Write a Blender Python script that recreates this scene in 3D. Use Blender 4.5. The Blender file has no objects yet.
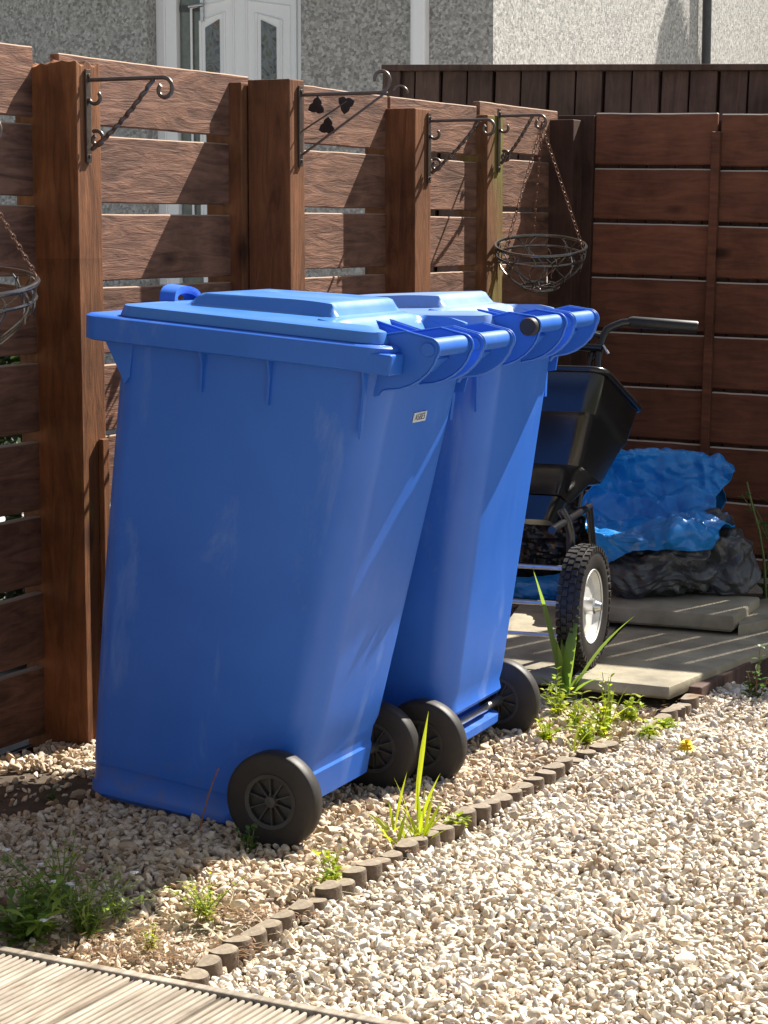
import bpy, bmesh, math, random
import numpy as np
from mathutils import Vector, Matrix, noise, Euler
R = math.radians
random.seed(7); RNG = np.random.default_rng(7)
sc = bpy.context.scene
COL = sc.collection
F = 2170.0; TH = math.atan(287/2170); H = 1.28
PHI = R(26)
N = Vector((math.cos(PHI), -math.sin(PHI), 0)); D = Vector((math.sin(PHI), math.cos(PHI), 0))
SUN_AZ, SUN_EL = R(45), R(45.5)

# ------------------------------------------------------------ places in the world
def ray(x, y):
    dx = (x-384)/F; dv = (y-512)/F; c, s = math.cos(TH), math.sin(TH)
    return Vector((dx, c-dv*s, -s-dv*c))
def ground(x, y, z=0.0):
    r = ray(x, y); t = (z-H)/r.z
    return Vector((0, 0, H)) + r*t
def PD(x, y, Y):
    r = ray(x, y); return Vector((0, 0, H)) + r*(Y/r.y)
def onplane(x, y, p, n):
    r = ray(x, y); c = Vector((0, 0, H)); return c + r*(((p-c).dot(n))/r.dot(n))

# ------------------------------------------------------------ object helpers
def tag(o, label=None, cat=None, group=None, kind=None):
    if label: o['label'] = label
    if cat: o['category'] = cat
    if group: o['group'] = group
    if kind: o['kind'] = kind
    return o
def empty(name, loc, rot=(0, 0, 0)):
    o = bpy.data.objects.new(name, None); COL.objects.link(o)
    o.location = loc; o.rotation_euler = rot; o.empty_display_size = .1
    return o
def copy_tree(o, parent=None):
    c = o.copy(); COL.objects.link(c); c.parent = parent
    for ch in list(o.children): copy_tree(ch, c)
    return c
class MB:
    def __init__(s): s.v = []; s.f = []; s.m = []
    def add(s, vs, fs, mi=0):
        b = len(s.v); s.v += [tuple(v) for v in vs]; s.f += [tuple(i+b for i in f) for f in fs]; s.m += [mi]*len(fs)
    def box(s, x0, x1, y0, y1, z0, z1, M=None, mi=0):
        vs = [Vector((x, y, z)) for x in (x0, x1) for y in (y0, y1) for z in (z0, z1)]
        if M: vs = [M @ v for v in vs]
        s.add(vs, [(0,1,3,2),(4,6,7,5),(0,4,5,1),(2,3,7,6),(0,2,6,4),(1,5,7,3)], mi)
    def prism(s, poly, a, b, axis='y', M=None, mi=0):
        n = len(poly)
        def mk(p, t):
            q = {'y': (p[0], t, p[1]), 'z': (p[0], p[1], t), 'x': (t, p[0], p[1])}[axis]
            return M @ Vector(q) if M else Vector(q)
        vs = [mk(p, a) for p in poly] + [mk(p, b) for p in poly]
        fs = [tuple(range(n)), tuple(range(2*n-1, n-1, -1))] + [(i, i+n, (i+1) % n+n, (i+1) % n) for i in range(n)]
        s.add(vs, fs, mi)
    def tube(s, pts, r, seg=8, closed=False, caps=True, mi=0):
        pts = [Vector(p) for p in pts]; n = len(pts)
        rr = r if isinstance(r, (list, tuple)) else [r]*n
        tans = []
        for i in range(n):
            a = pts[(i-1) % n] if (closed or i > 0) else pts[i]
            b = pts[(i+1) % n] if (closed or i < n-1) else pts[i]
            t = (b-a); tans.append(t.normalized() if t.length > 1e-9 else Vector((0, 0, 1)))
        up = Vector((0, 0, 1)) if abs(tans[0].z) < .9 else Vector((1, 0, 0))
        u = tans[0].cross(up).normalized(); vs = []
        for i in range(n):
            u = (u - tans[i]*u.dot(tans[i])).normalized(); w = tans[i].cross(u)
            for k in range(seg):
                a = 2*math.pi*k/seg; vs.append(pts[i] + (u*math.cos(a)+w*math.sin(a))*rr[i])
        fs = []
        for i in range(n if closed else n-1):
            j = (i+1) % n
            for k in range(seg):
                k2 = (k+1) % seg; fs.append((i*seg+k, i*seg+k2, j*seg+k2, j*seg+k))
        if caps and not closed:
            fs.append(tuple(range(seg-1, -1, -1))); fs.append(tuple((n-1)*seg+k for k in range(seg)))
        s.add(vs, fs, mi)
    def loft(s, loops, cap0=True, cap1=True, mi=0):
        n = len(loops[0]); vs = [v for l in loops for v in l]; fs = []
        for i in range(len(loops)-1):
            for k in range(n):
                k2 = (k+1) % n; fs.append((i*n+k, i*n+k2, (i+1)*n+k2, (i+1)*n+k))
        if cap0: fs.append(tuple(range(n-1, -1, -1)))
        if cap1: fs.append(tuple((len(loops)-1)*n+k for k in range(n)))
        s.add(vs, fs, mi)
    def lathe(s, prof, c=(0, 0, 0), axis='y', seg=40, mi=0):
        # prof: list of (radius, height along axis), closed loop
        loops = []; c = Vector(c)
        for k in range(seg):
            a = 2*math.pi*k/seg; l = []
            for r, h in prof:
                if axis == 'y': l.append(c+Vector((r*math.cos(a), h, r*math.sin(a))))
                elif axis == 'x': l.append(c+Vector((h, r*math.cos(a), r*math.sin(a))))
                else: l.append(c+Vector((r*math.cos(a), r*math.sin(a), h)))
            loops.append(l)
        n = len(prof); vs = [v for l in loops for v in l]; fs = []
        for i in range(seg):
            j = (i+1) % seg
            for k in range(n):
                k2 = (k+1) % n; fs.append((i*n+k, i*n+k2, j*n+k2, j*n+k))
        s.add(vs, fs, mi)
    def build(s, name, mat, parent=None, smooth=None, bevel=0, seg=2, loc=None, rot=None):
        me = bpy.data.meshes.new(name); me.from_pydata(s.v, [], s.f)
        for m in (mat if isinstance(mat, (list, tuple)) else [mat]): me.materials.append(m)
        if any(s.m): me.polygons.foreach_set('material_index', s.m)
        bm = bmesh.new(); bm.from_mesh(me); bmesh.ops.recalc_face_normals(bm, faces=bm.faces); bm.to_mesh(me); bm.free()
        if smooth is not None:
            me.polygons.foreach_set('use_smooth', [True]*len(me.polygons))
            if smooth < 180: me.set_sharp_from_angle(angle=R(smooth))
        me.update()
        o = bpy.data.objects.new(name, me); COL.objects.link(o)
        if parent: o.parent = parent
        if loc is not None: o.location = loc
        if rot is not None: o.rotation_euler = rot
        if bevel:
            b = o.modifiers.new('bevel', 'BEVEL'); b.width = bevel; b.segments = seg; b.limit_method = 'ANGLE'; b.angle_limit = R(40)
        return o
def rrect(x0, x1, y0, y1, rad, z, seg=6, radb=None):
    """rounded rectangle loop; radb is the radius of the two corners at x1"""
    radb = rad if radb is None else radb; out = []
    for cx, cy, r, a0 in ((x1-radb, y1-radb, radb, 0), (x0+rad, y1-rad, rad, 90), (x0+rad, y0+rad, rad, 180), (x1-radb, y0+radb, radb, 270)):
        for k in range(seg+1):
            a = R(a0+90*k/seg); zz = z(cx+r*math.cos(a)) if callable(z) else z
            out.append(Vector((cx+r*math.cos(a), cy+r*math.sin(a), zz)))
    return out

# ------------------------------------------------------------ materials
def new_mat(name):
    m = bpy.data.materials.new(name); m.use_nodes = True; nt = m.node_tree
    b = nt.nodes['Principled BSDF']; return m, nt, b
def ramp(nt, stops):
    r = nt.nodes.new('ShaderNodeValToRGB'); e = r.color_ramp.elements
    while len(e) < len(stops): e.new(.5)
    for i, (p, c) in enumerate(stops): e[i].position = p; e[i].color = (*c, 1)
    return r
def coords(nt, scale=(1, 1, 1), kind='Object'):
    t = nt.nodes.new('ShaderNodeTexCoord'); m = nt.nodes.new('ShaderNodeMapping'); m.inputs['Scale'].default_value = scale
    nt.links.new(t.outputs[kind], m.inputs['Vector']); return m.outputs[0]
def tex_noise(nt, vec, scale, detail=6, rough=.6, dist=0):
    n = nt.nodes.new('ShaderNodeTexNoise'); n.inputs['Scale'].default_value = scale; n.inputs['Detail'].default_value = detail
    n.inputs['Roughness'].default_value = rough; n.inputs['Distortion'].default_value = dist
    nt.links.new(vec, n.inputs['Vector']); return n.outputs['Fac']
def bump(nt, b, fac, strength, dist):
    u = nt.nodes.new('ShaderNodeBump'); u.inputs['Strength'].default_value = strength; u.inputs['Distance'].default_value = dist
    nt.links.new(fac, u.inputs['Height'])
    prev = b.inputs['Normal'].links
    if prev: nt.links.new(prev[0].from_socket, u.inputs['Normal'])
    nt.links.new(u.outputs[0], b.inputs['Normal'])
def mat_noise(name, c1, c2, scale=8, rough=.7, bstr=.3, bdist=.002, bscale=None, stretch=(1, 1, 1), metallic=0, spec=.5, detail=6):
    m, nt, b = new_mat(name); v = coords(nt, stretch)
    f = tex_noise(nt, v, scale, detail); r = ramp(nt, [(.3, c1), (.7, c2)])
    nt.links.new(f, r.inputs[0]); nt.links.new(r.outputs[0], b.inputs['Base Color'])
    b.inputs['Roughness'].default_value = rough; b.inputs['Metallic'].default_value = metallic
    b.inputs['Specular IOR Level'].default_value = spec
    if bstr: bump(nt, b, tex_noise(nt, v, bscale or scale*3, 5), bstr, bdist)
    return m
def mat_wood(name, base, dark, axis, rough=.75, bstr=.9, bdist=.006, spec=.3, stain=None, lit_edge=None, st_at=.56):
    """rough sawn stained timber; grain runs along the given local axis"""
    m, nt, b = new_mat(name)
    st = {'x': (1.2, 9, 9), 'y': (9, 1.2, 9), 'z': (9, 9, 1.2)}[axis]
    v = coords(nt, st); g = tex_noise(nt, v, 3.0, 8, .62, 1.6)
    fib = tex_noise(nt, coords(nt, tuple(4*k if k > 2 else k*2.5 for k in st)), 9, 4, .6, .3)
    blot = tex_noise(nt, coords(nt), 5, 4, .6)
    oi = nt.nodes.new('ShaderNodeNewGeometry')
    r = ramp(nt, [(.25, dark), (.62, base), (.9, tuple(min(1, c*1.3) for c in base))])
    nt.links.new(g, r.inputs[0])
    mx = nt.nodes.new('ShaderNodeMixRGB'); mx.blend_type = 'MULTIPLY'; mx.inputs[0].default_value = .75
    rb = ramp(nt, [(.28, (.42, .38, .36)), (.5, (.9, .88, .86)), (.72, (1.25, 1.22, 1.2))]); nt.links.new(blot, rb.inputs[0])
    nt.links.new(r.outputs[0], mx.inputs[1]); nt.links.new(rb.outputs[0], mx.inputs[2])
    # each board a little different
    hs = nt.nodes.new('ShaderNodeHueSaturation'); mr = nt.nodes.new('ShaderNodeMapRange')
    mr.inputs['To Min'].default_value = .78; mr.inputs['To Max'].default_value = 1.22
    nt.links.new(oi.outputs['Random Per Island'], mr.inputs['Value']); nt.links.new(mr.outputs[0], hs.inputs['Value'])
    nt.links.new(mx.outputs[0], hs.inputs['Color']); out = hs.outputs[0]
    if stain:
        m2 = nt.nodes.new('ShaderNodeMixRGB'); rs = ramp(nt, [(st_at, (0, 0, 0)), (st_at+.12, (1, 1, 1))])
        nt.links.new(tex_noise(nt, coords(nt, (1, 1, .5)), 3.2, 4, .5), rs.inputs[0]); nt.links.new(rs.outputs[0], m2.inputs[0])
        nt.links.new(out, m2.inputs[1]); m2.inputs[2].default_value = (*stain, 1); out = m2.outputs[0]
    if lit_edge:   # sunlit upper edges, painted paler where the normal points up
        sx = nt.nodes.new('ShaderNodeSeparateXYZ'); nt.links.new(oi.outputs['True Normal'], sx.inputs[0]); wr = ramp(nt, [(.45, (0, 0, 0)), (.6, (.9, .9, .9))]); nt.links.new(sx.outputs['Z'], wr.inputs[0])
        m4 = nt.nodes.new('ShaderNodeMixRGB'); nt.links.new(wr.outputs[0], m4.inputs[0]); nt.links.new(out, m4.inputs[1]); m4.inputs[2].default_value = (*lit_edge, 1); out = m4.outputs[0]
    kv = nt.nodes.new('ShaderNodeTexVoronoi'); kv.inputs['Scale'].default_value = 1; nt.links.new(coords(nt, {'x': (2.1, 5, 5), 'y': (5, 2.1, 5), 'z': (5, 5, 2.1)}[axis]), kv.inputs['Vector'])
    kr = ramp(nt, [(.05, (.18, .14, .12)), (.13, (1, 1, 1))]); nt.links.new(kv.outputs['Distance'], kr.inputs[0])
    km = nt.nodes.new('ShaderNodeMixRGB'); km.blend_type = 'MULTIPLY'; km.inputs[0].default_value = .85; nt.links.new(out, km.inputs[1]); nt.links.new(kr.outputs[0], km.inputs[2]); out = km.outputs[0]
    nt.links.new(out, b.inputs['Base Color'])
    b.inputs['Roughness'].default_value = rough; b.inputs['Specular IOR Level'].default_value = spec
    bump(nt, b, fib, bstr*.5, bdist*.5); bump(nt, b, g, bstr, bdist)
    return m
M = {}
M['board'] = mat_wood('stained_board', (.235, .118, .077), (.062, .029, .020), 'x', bdist=.0055, lit_edge=(.36, .25, .18))
M['post'] = mat_wood('stained_post', (.25, .098, .038), (.10, .037, .015), 'z', bdist=.005, bstr=.7)
M['post_green'] = mat_wood('algae_post', (.26, .102, .038), (.105, .038, .015), 'z', bdist=.005, bstr=.7, stain=(.22, .20, .035))
M['post_algae'] = mat_wood('algae_covered_post', (.26, .12, .05), (.11, .045, .02), 'z', bdist=.005, bstr=.7, stain=(.19, .165, .035), st_at=.47)
M['board_dark'] = mat_wood('dark_board', (.20, .078, .045), (.10, .04, .026), 'x', bstr=.4, bdist=.004, lit_edge=(.62, .56, .48))
M['board_back'] = mat_wood('backing_board', (.085, .042, .03), (.045, .023, .017), 'z', bstr=.4, bdist=.004)
M['board_old'] = mat_wood('old_dark_board', (.15, .09, .072), (.075, .045, .037), 'z', bstr=.5, bdist=.004)
M['deck'] = mat_wood('weathered_deck', (.44, .39, .32), (.19, .15, .11), 'y', bstr=.5, bdist=.002, rough=.8)
M['log_side'] = mat_noise('log_bark', (.065, .045, .03), (.17, .12, .08), 40, .85, .6, .003)
M['log_top'] = mat_noise('log_cut', (.17, .135, .095), (.36, .29, .205), 60, .8, .5, .002)
M['slab'] = mat_noise('paving_stone', (.19, .165, .115), (.48, .42, .30), 5, .85, .6, .003, 60)
M['concrete'] = mat_noise('concrete_paving', (.33, .32, .30), (.47, .45, .42), 6, .9, .3, .003, 60)
M['path'] = mat_noise('old_path', (.07, .07, .07), (.22, .21, .20), 5, .9, .3, .003, 60)
M['soil'] = mat_noise('soil', (.035, .024, .016), (.12, .085, .055), 14, .95, .8, .01, 45)
M['bed'] = mat_noise('gravel_base', (.28, .24, .18), (.50, .44, .34), 55, .95, 1, .008, 60)
M['grassy'] = mat_noise('garden_ground', (.04, .06, .02), (.10, .11, .05), 9, .95, .6, .01, 60)
def mat_plastic(name, ca, cb, cs, rg=.34):
    m, nt, b = new_mat(name)
    v = coords(nt); f = tex_noise(nt, v, 2.6, 5, .6); r = ramp(nt, [(.3, ca), (.7, cb)])
    nt.links.new(f, r.inputs[0]); 
    # chalky scuffs in streaks
    sc_ = tex_noise(nt, coords(nt, (1, 1, .35)), 7, 7, .65, .4); rs = ramp(nt, [(.60, (0, 0, 0)), (.76, (.5, .5, .5))]); nt.links.new(sc_, rs.inputs[0])
    mx = nt.nodes.new('ShaderNodeMixRGB'); nt.links.new(rs.outputs[0], mx.inputs[0]); nt.links.new(r.outputs[0], mx.inputs[1])
    mx.inputs[2].default_value = (*cs, 1); 
    # fine scratches
    scr = tex_noise(nt, coords(nt, (60, 60, 4)), 3, 3, .5); r2 = ramp(nt, [(.70, (0, 0, 0)), (.74, (.25, .25, .25))]); nt.links.new(scr, r2.inputs[0])
    m2 = nt.nodes.new('ShaderNodeMixRGB'); nt.links.new(r2.outputs[0], m2.inputs[0]); nt.links.new(mx.outputs[0], m2.inputs[1]); m2.inputs[2].default_value = (.10, .20, .50, 1)
    # splash dirt low on the body
    sep = nt.nodes.new('ShaderNodeSeparateXYZ'); nt.links.new(v, sep.inputs[0])
    mr = nt.nodes.new('ShaderNodeMapRange'); mr.inputs['From Min'].default_value = .0; mr.inputs['From Max'].default_value = .16; mr.inputs['To Min'].default_value = .5; mr.inputs['To Max'].default_value = 0
    nt.links.new(sep.outputs['Z'], mr.inputs['Value'])
    dn = tex_noise(nt, v, 30, 6, .7); rd = ramp(nt, [(.45, (0, 0, 0)), (.7, (1, 1, 1))]); nt.links.new(dn, rd.inputs[0])
    mm = nt.nodes.new('ShaderNodeMath'); mm.operation = 'MULTIPLY'; nt.links.new(mr.outputs[0], mm.inputs[0]); nt.links.new(rd.outputs[0], mm.inputs[1])
    m3 = nt.nodes.new('ShaderNodeMixRGB'); nt.links.new(mm.outputs[0], m3.inputs[0]); nt.links.new(m2.outputs[0], m3.inputs[1]); m3.inputs[2].default_value = (.16, .15, .15, 1)
    nt.links.new(m3.outputs[0], b.inputs['Base Color'])
    rr = ramp(nt, [(.3, (rg,)*3), (.7, (rg+.16,)*3)]); nt.links.new(sc_, rr.inputs[0]); nt.links.new(rr.outputs[0], b.inputs['Roughness'])
    b.inputs['Specular IOR Level'].default_value = .5
    bump(nt, b, tex_noise(nt, v, 3.5, 2), .25, .006); bump(nt, b, tex_noise(nt, v, 500, 2), .06, .0006)
    return m
M['blue'] = mat_plastic('blue_plastic', (.019, .124, .565), (.030, .153, .65), (.20, .32, .68))
M['glare_lid'] = mat_plastic('chalky_blue_plastic', (.14, .26, .58), (.24, .37, .68), (.45, .55, .74), .24)  # rear lid's sun glare put into a paler blue
M['blue_lid'] = mat_plastic('bleached_glare_blue_plastic', (.040, .175, .56), (.075, .235, .65), (.24, .36, .68), .26)  # bleached blue, with sky glare also put into the colour
def mat_plain(name, c, rough=.5, metallic=0, spec=.5, bs=0, bscale=80, bd=.001, var=1):
    m, nt, b = new_mat(name); v = coords(nt)
    f = tex_noise(nt, v, bscale/3, 5); r = ramp(nt, [(.3, tuple(k*(1-.22*var) for k in c)), (.7, tuple(min(1, k*(1+.12*var)) for k in c))])
    nt.links.new(f, r.inputs[0]); nt.links.new(r.outputs[0], b.inputs['Base Color'])
    b.inputs['Roughness'].default_value = rough; b.inputs['Metallic'].default_value = metallic; b.inputs['Specular IOR Level'].default_value = spec
    if bs: bump(nt, b, tex_noise(nt, v, bscale, 4), bs, bd)
    return m
M['rubber'] = mat_plain('wheel_rubber', (.026, .022, .020), .55, spec=.4, bs=.3)
M['hub'] = mat_plain('wheel_hub_plastic', (.045, .042, .04), .5)
M['black'] = mat_plain('black_plastic', (.010, .010, .012), .2, bs=.15, bscale=40)
M['foam'] = mat_plain('foam_grip', (.012, .012, .013), .5, bs=.3)
M['steel'] = mat_plain('worn_steel', (.55, .55, .56), .35, 1, bs=.1)
M['frame_black'] = mat_plain('black_paint', (.02, .02, .022), .2)
M['white_rim'] = mat_plain('white_wheel_rim', (.72, .71, .68), .4)
M['iron'] = mat_plain('wrought_iron', (.16, .125, .105), .34, .7, bs=.4, bscale=150)
M['wire'] = mat_plain('basket_wire', (.16, .15, .145), .25, .8, bs=.3, bscale=200)
M['chain'] = mat_plain('rusty_chain', (.22, .12, .08), .5, .6)
M['upvc'] = mat_plain('white_upvc', (.88, .88, .89), .35, var=.08)
M['sidelight_pane'] = mat_plain('grey_sidelight', (.15, .17, .15), .2)  # greenish grey of the sidelight's own glass
M['darkpipe'] = mat_plain('dark_pipe', (.06, .06, .065), .5)
M['roof'] = mat_noise('roof_tile', (.12, .09, .08), (.2, .15, .13), 6)
M['sticker'] = mat_plain('sticker', (.62, .66, .74), .5); M['ink'] = mat_plain('ink', (.06, .07, .10), .6)
def mat_dash():
    m, nt, b = new_mat('pebbledash'); v = coords(nt)
    vo = nt.nodes.new('ShaderNodeTexVoronoi'); vo.inputs['Scale'].default_value = 60; 
    n = tex_noise(nt, v, 64, 3, .6, 1.8)
    mixv = nt.nodes.new('ShaderNodeMixRGB'); mixv.inputs[0].default_value = .35; nt.links.new(v, mixv.inputs[1]); nt.links.new(n, mixv.inputs[2])
    nt.links.new(v, vo.inputs['Vector'])
    r = ramp(nt, [(.25, (.34, .33, .32)), (.5, (.45, .435, .415)), (.75, (.60, .58, .545))]); nt.links.new(n, r.inputs[0])
    mx = nt.nodes.new('ShaderNodeMixRGB'); mx.blend_type = 'OVERLAY'; mx.inputs[0].default_value = .5
    bw = nt.nodes.new('ShaderNodeRGBToBW'); nt.links.new(vo.outputs['Color'], bw.inputs[0]); nt.links.new(r.outputs[0], mx.inputs[1]); nt.links.new(bw.outputs[0], mx.inputs[2])
    ds = nt.nodes.new('ShaderNodeHueSaturation'); ds.inputs['Saturation'].default_value = .9; nt.links.new(mx.outputs[0], ds.inputs['Color'])
    nt.links.new(ds.outputs[0], b.inputs['Base Color']); b.inputs['Roughness'].default_value = .95
    bump(nt, b, n, .8, .022); return m
M['dash'] = mat_dash()
def mat_glass():
    m, nt, b = new_mat('leaded_glass'); v = coords(nt)
    n = tex_noise(nt, v, 9, 3, .5, 2); r = ramp(nt, [(.35, (.03, .035, .04)), (.5, (.16, .17, .18)), (.6, (.07, .09, .05)), (.7, (.22, .05, .04))])
    nt.links.new(n, r.inputs[0]); nt.links.new(r.outputs[0], b.inputs['Base Color']); b.inputs['Roughness'].default_value = .12; return m
M['glass'] = mat_glass()
def mat_leaf(name, c1, c2, trans=.35):
    m, nt, b = new_mat(name); v = coords(nt)
    g = nt.nodes.new('ShaderNodeNewGeometry'); r = ramp(nt, [(0, c1), (1, c2)]); nt.links.new(g.outputs['Random Per Island'], r.inputs[0])
    nt.links.new(r.outputs[0], b.inputs['Base Color']); b.inputs['Roughness'].default_value = .45
    t = nt.nodes.new('ShaderNodeBsdfTranslucent'); hs = nt.nodes.new('ShaderNodeHueSaturation'); hs.inputs['Value'].default_value = 1.8; hs.inputs['Saturation'].default_value = 1.1
    hs.inputs['Hue'].default_value = .485
    nt.links.new(r.outputs[0], hs.inputs['Color']); nt.links.new(hs.outputs[0], t.inputs['Color'])
    mx = nt.nodes.new('ShaderNodeMixShader'); mx.inputs[0].default_value = trans
    nt.links.new(b.outputs[0], mx.inputs[1]); nt.links.new(t.outputs[0], mx.inputs[2])
    nt.links.new(mx.outputs[0], nt.nodes['Material Output'].inputs['Surface']); return m
M['leaf'] = mat_leaf('weed_leaf', (.20, .29, .03), (.44, .50, .06), .55)
M['leaf_dark'] = mat_leaf('dark_leaf', (.05, .11, .025), (.12, .22, .05), .4)
M['leaf_mid'] = mat_leaf('mid_leaf', (.10, .18, .035), (.22, .33, .07), .5)
M['leaf_tree'] = mat_leaf('tree_leaf', (.03, .05, .02), (.06, .09, .03), .25)
M['stem'] = mat_plain('plant_stem', (.16, .20, .06), .6); M['redstem'] = mat_plain('reddish_stem', (.22, .09, .04), .6)
M['dry'] = mat_leaf('dry_leaf', (.13, .065, .03), (.34, .22, .12), .2)
M['straw'] = mat_leaf('straw', (.42, .34, .2), (.62, .54, .38), .1)
M['petal_w'] = mat_plain('white_petal', (.8, .8, .78), .6); M['petal_y'] = mat_plain('yellow_petal', (.9, .66, .02), .6)
M['bark'] = mat_noise('tree_bark', (.07, .05, .04), (.16, .12, .09), 20, .9, .8, .01)
def mat_stone():
    m, nt, b = new_mat('limestone_chips')
    a = nt.nodes.new('ShaderNodeAttribute'); a.attribute_name = 'col'; a.attribute_type = 'GEOMETRY'
    v = coords(nt); n = tex_noise(nt, v, 160, 4); r = ramp(nt, [(.3, (.78, .76, .74)), (.65, (1.08, 1.06, 1.04))]); nt.links.new(n, r.inputs[0])
    mx = nt.nodes.new('ShaderNodeMixRGB'); mx.blend_type = 'MULTIPLY'; mx.inputs[0].default_value = 1
    nt.links.new(a.outputs['Color'], mx.inputs[1]); nt.links.new(r.outputs[0], mx.inputs[2]); nt.links.new(mx.outputs[0], b.inputs['Base Color'])
    b.inputs['Roughness'].default_value = .75; bump(nt, b, n, .5, .002); return m
M['stone'] = mat_stone()
def mat_tarp(name, c1, c2, rough):
    m, nt, b = new_mat(name); v = coords(nt)
    n = tex_noise(nt, v, 9, 7, .6, 1.2); r = ramp(nt, [(.3, c1), (.7, c2)]); nt.links.new(n, r.inputs[0]); nt.links.new(r.outputs[0], b.inputs['Base Color'])
    b.inputs['Roughness'].default_value = rough; bump(nt, b, tex_noise(nt, v, 22, 3, .5, 1.5), .25, .006)
    wv = nt.nodes.new('ShaderNodeVectorMath'); wv.operation = 'MULTIPLY_ADD'; nz = nt.nodes.new('ShaderNodeTexNoise'); nz.inputs['Scale'].default_value = 14; nt.links.new(v, nz.inputs['Vector'])
    nt.links.new(nz.outputs['Color'], wv.inputs[0]); wv.inputs[1].default_value = (.05, .05, .05); nt.links.new(v, wv.inputs[2])
    for sc_, d_ in ((17, .012), (38, .005)):
        vo = nt.nodes.new('ShaderNodeTexVoronoi'); vo.feature = 'DISTANCE_TO_EDGE'; vo.inputs['Scale'].default_value = sc_; nt.links.new(wv.outputs[0], vo.inputs['Vector']); bump(nt, b, vo.outputs['Distance'], .25, d_); return m
M['tarp'] = mat_tarp('blue_tarpaulin', (.008, .17, .52), (.02, .27, .74), .3)
M['sack'] = mat_tarp('dark_grey_sheeting', (.045, .047, .05), (.10, .10, .10), .28)
M['binbag'] = mat_tarp('black_polythene', (.012, .012, .013), (.03, .03, .032), .18)

# ------------------------------------------------------------ setting
def sheet(name, pts, mat, z, kind='structure', sub=0):
    mb = MB(); mb.add([(p[0], p[1], z) for p in pts], [tuple(range(len(pts)))])
    return tag(mb.build(name, mat), kind=kind)
sheet('ground', [(-150, -60), (150, -60), (150, 250), (-150, 250)], M['grassy'], -.034)
B0 = Vector((-.858, 5.245, 0))                       # near end of the left fence's board plane
CORNER = B0 + D*3.47
def G(u, n, z=0): return B0 + D*u + N*n + Vector((0, 0, z))
ip = [G(-4, 0), G(3.47, 0), G(3.47, 3.4), G(-4, 5)]
sheet('gravel_bed', [(p.x, p.y) for p in ip], M['bed'], -.022)
op = [G(-3, -.045), G(3.47, -.045), G(3.47, .03), G(3.50, 6), G(16, 6), G(16, -9), G(-3, -9)]
sheet('paving', [(p.x, p.y) for p in op], M['concrete'], -.012)  # run on unseen to the house, kept pale to bounce light onto it
pt = [G(-3, -.05), G(3.4, -.05), G(3.4, -1.6), G(-3, -1.6)]
sheet('path', [(p.x, p.y) for p in pt], M['path'], -.007)
# soil hollow by the first post and the soil under the slabs
def blob(name, c, rx, ry, z, mat, seed):
    mb = MB(); rnd = random.Random(seed); n = 28; vs = [(c.x, c.y, z+.006)]
    for k in range(n):
        a = 2*math.pi*k/n; q = 1+.25*noise.noise(Vector((math.cos(a)*1.5+seed, math.sin(a)*1.5, 0)))
        vs.append((c.x+rx*q*math.cos(a), c.y+ry*q*math.sin(a), z))
    mb.add(vs, [(0, k+1, (k+1) % n+1) for k in range(n)]); return tag(mb.build(name, mat), kind='structure')
SOIL = ground(26, 790); blob('soil', SOIL, .22, .23, -.010, M['soil'], 3)
SOIL2 = ground(660, 640); blob('soil', SOIL2+Vector((.15, .25, 0)), .95, .85, -.014, M['soil'], 5)

# ------------------------------------------------------------ gravel
def ico(sub):
    bm = bmesh.new(); bmesh.ops.create_icosphere(bm, subdivisions=sub, radius=1)
    v = np.array([x.co[:] for x in bm.verts]); f = np.array([[q.index for q in p.verts] for p in bm.faces]); bm.free(); return v, f
def chip(v, rng):
    v = v.copy()
    for _ in range(9):
        n = rng.normal(size=3); n /= np.linalg.norm(n); d = rng.uniform(.5, .82); s = v@n - d
        v -= np.outer(np.clip(s, 0, None), n)
    return v
DECK_A = ground(0, 947, .04); DECK_B = ground(380, 1020, .04)
LOGPX = [(192, 968), (240, 936), (300, 903), (345, 877), (390, 850), (430, 828), (470, 808), (510, 788), (548, 768), (580, 753), (612, 741)]
LOGW = [ground(x, y, .026) for x, y in LOGPX]
def side_log(X, Y):
    """>0 on the right of the log edging"""
    xs = np.array([p.x for p in LOGW]); ys = np.array([p.y for p in LOGW])
    lx = np.interp(Y, ys, xs); lx = np.where(Y > ys[-1], xs[-1]+(Y-ys[-1])*.40, lx)
    lx = np.where(Y < ys[0], xs[0]+(Y-ys[0])*.6, lx); return X-lx
SLABS = []   # filled below (world polygons)
def inpoly(X, Y, poly):
    ins = np.zeros(len(X), bool); n = len(poly)
    for i in range(n):
        x1, y1 = poly[i][0], poly[i][1]; x2, y2 = poly[(i+1) % n][0], poly[(i+1) % n][1]
        c = ((y1 > Y) != (y2 > Y)) & (X < (x2-x1)*(Y-y1)/(y2-y1+1e-12)+x1); ins ^= c
    return ins
slab_px = {
 'A': ([(571, 677), (669, 687), (812, 630), (640, 611)], .065, .036),
 'L': ([(470, 668), (566, 676), (634, 611), (520, 604)], .058, .034),
 'B': ([(560, 603), (734, 616), (760, 597), (598, 584)], .125, .050),
 'C': ([(738, 626), (830, 606), (800, 592), (742, 602)], .095, .045)}
for k, (px, z, t) in slab_px.items(): SLABS.append([ground(x, y, z) for x, y in px])
def hfield(X, Y):
    return .010*np.sin(X*5.1+1.3*np.sin(Y*3.3))*np.cos(Y*4.7+.6)+.006*np.sin(X*13+Y*9)
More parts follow.
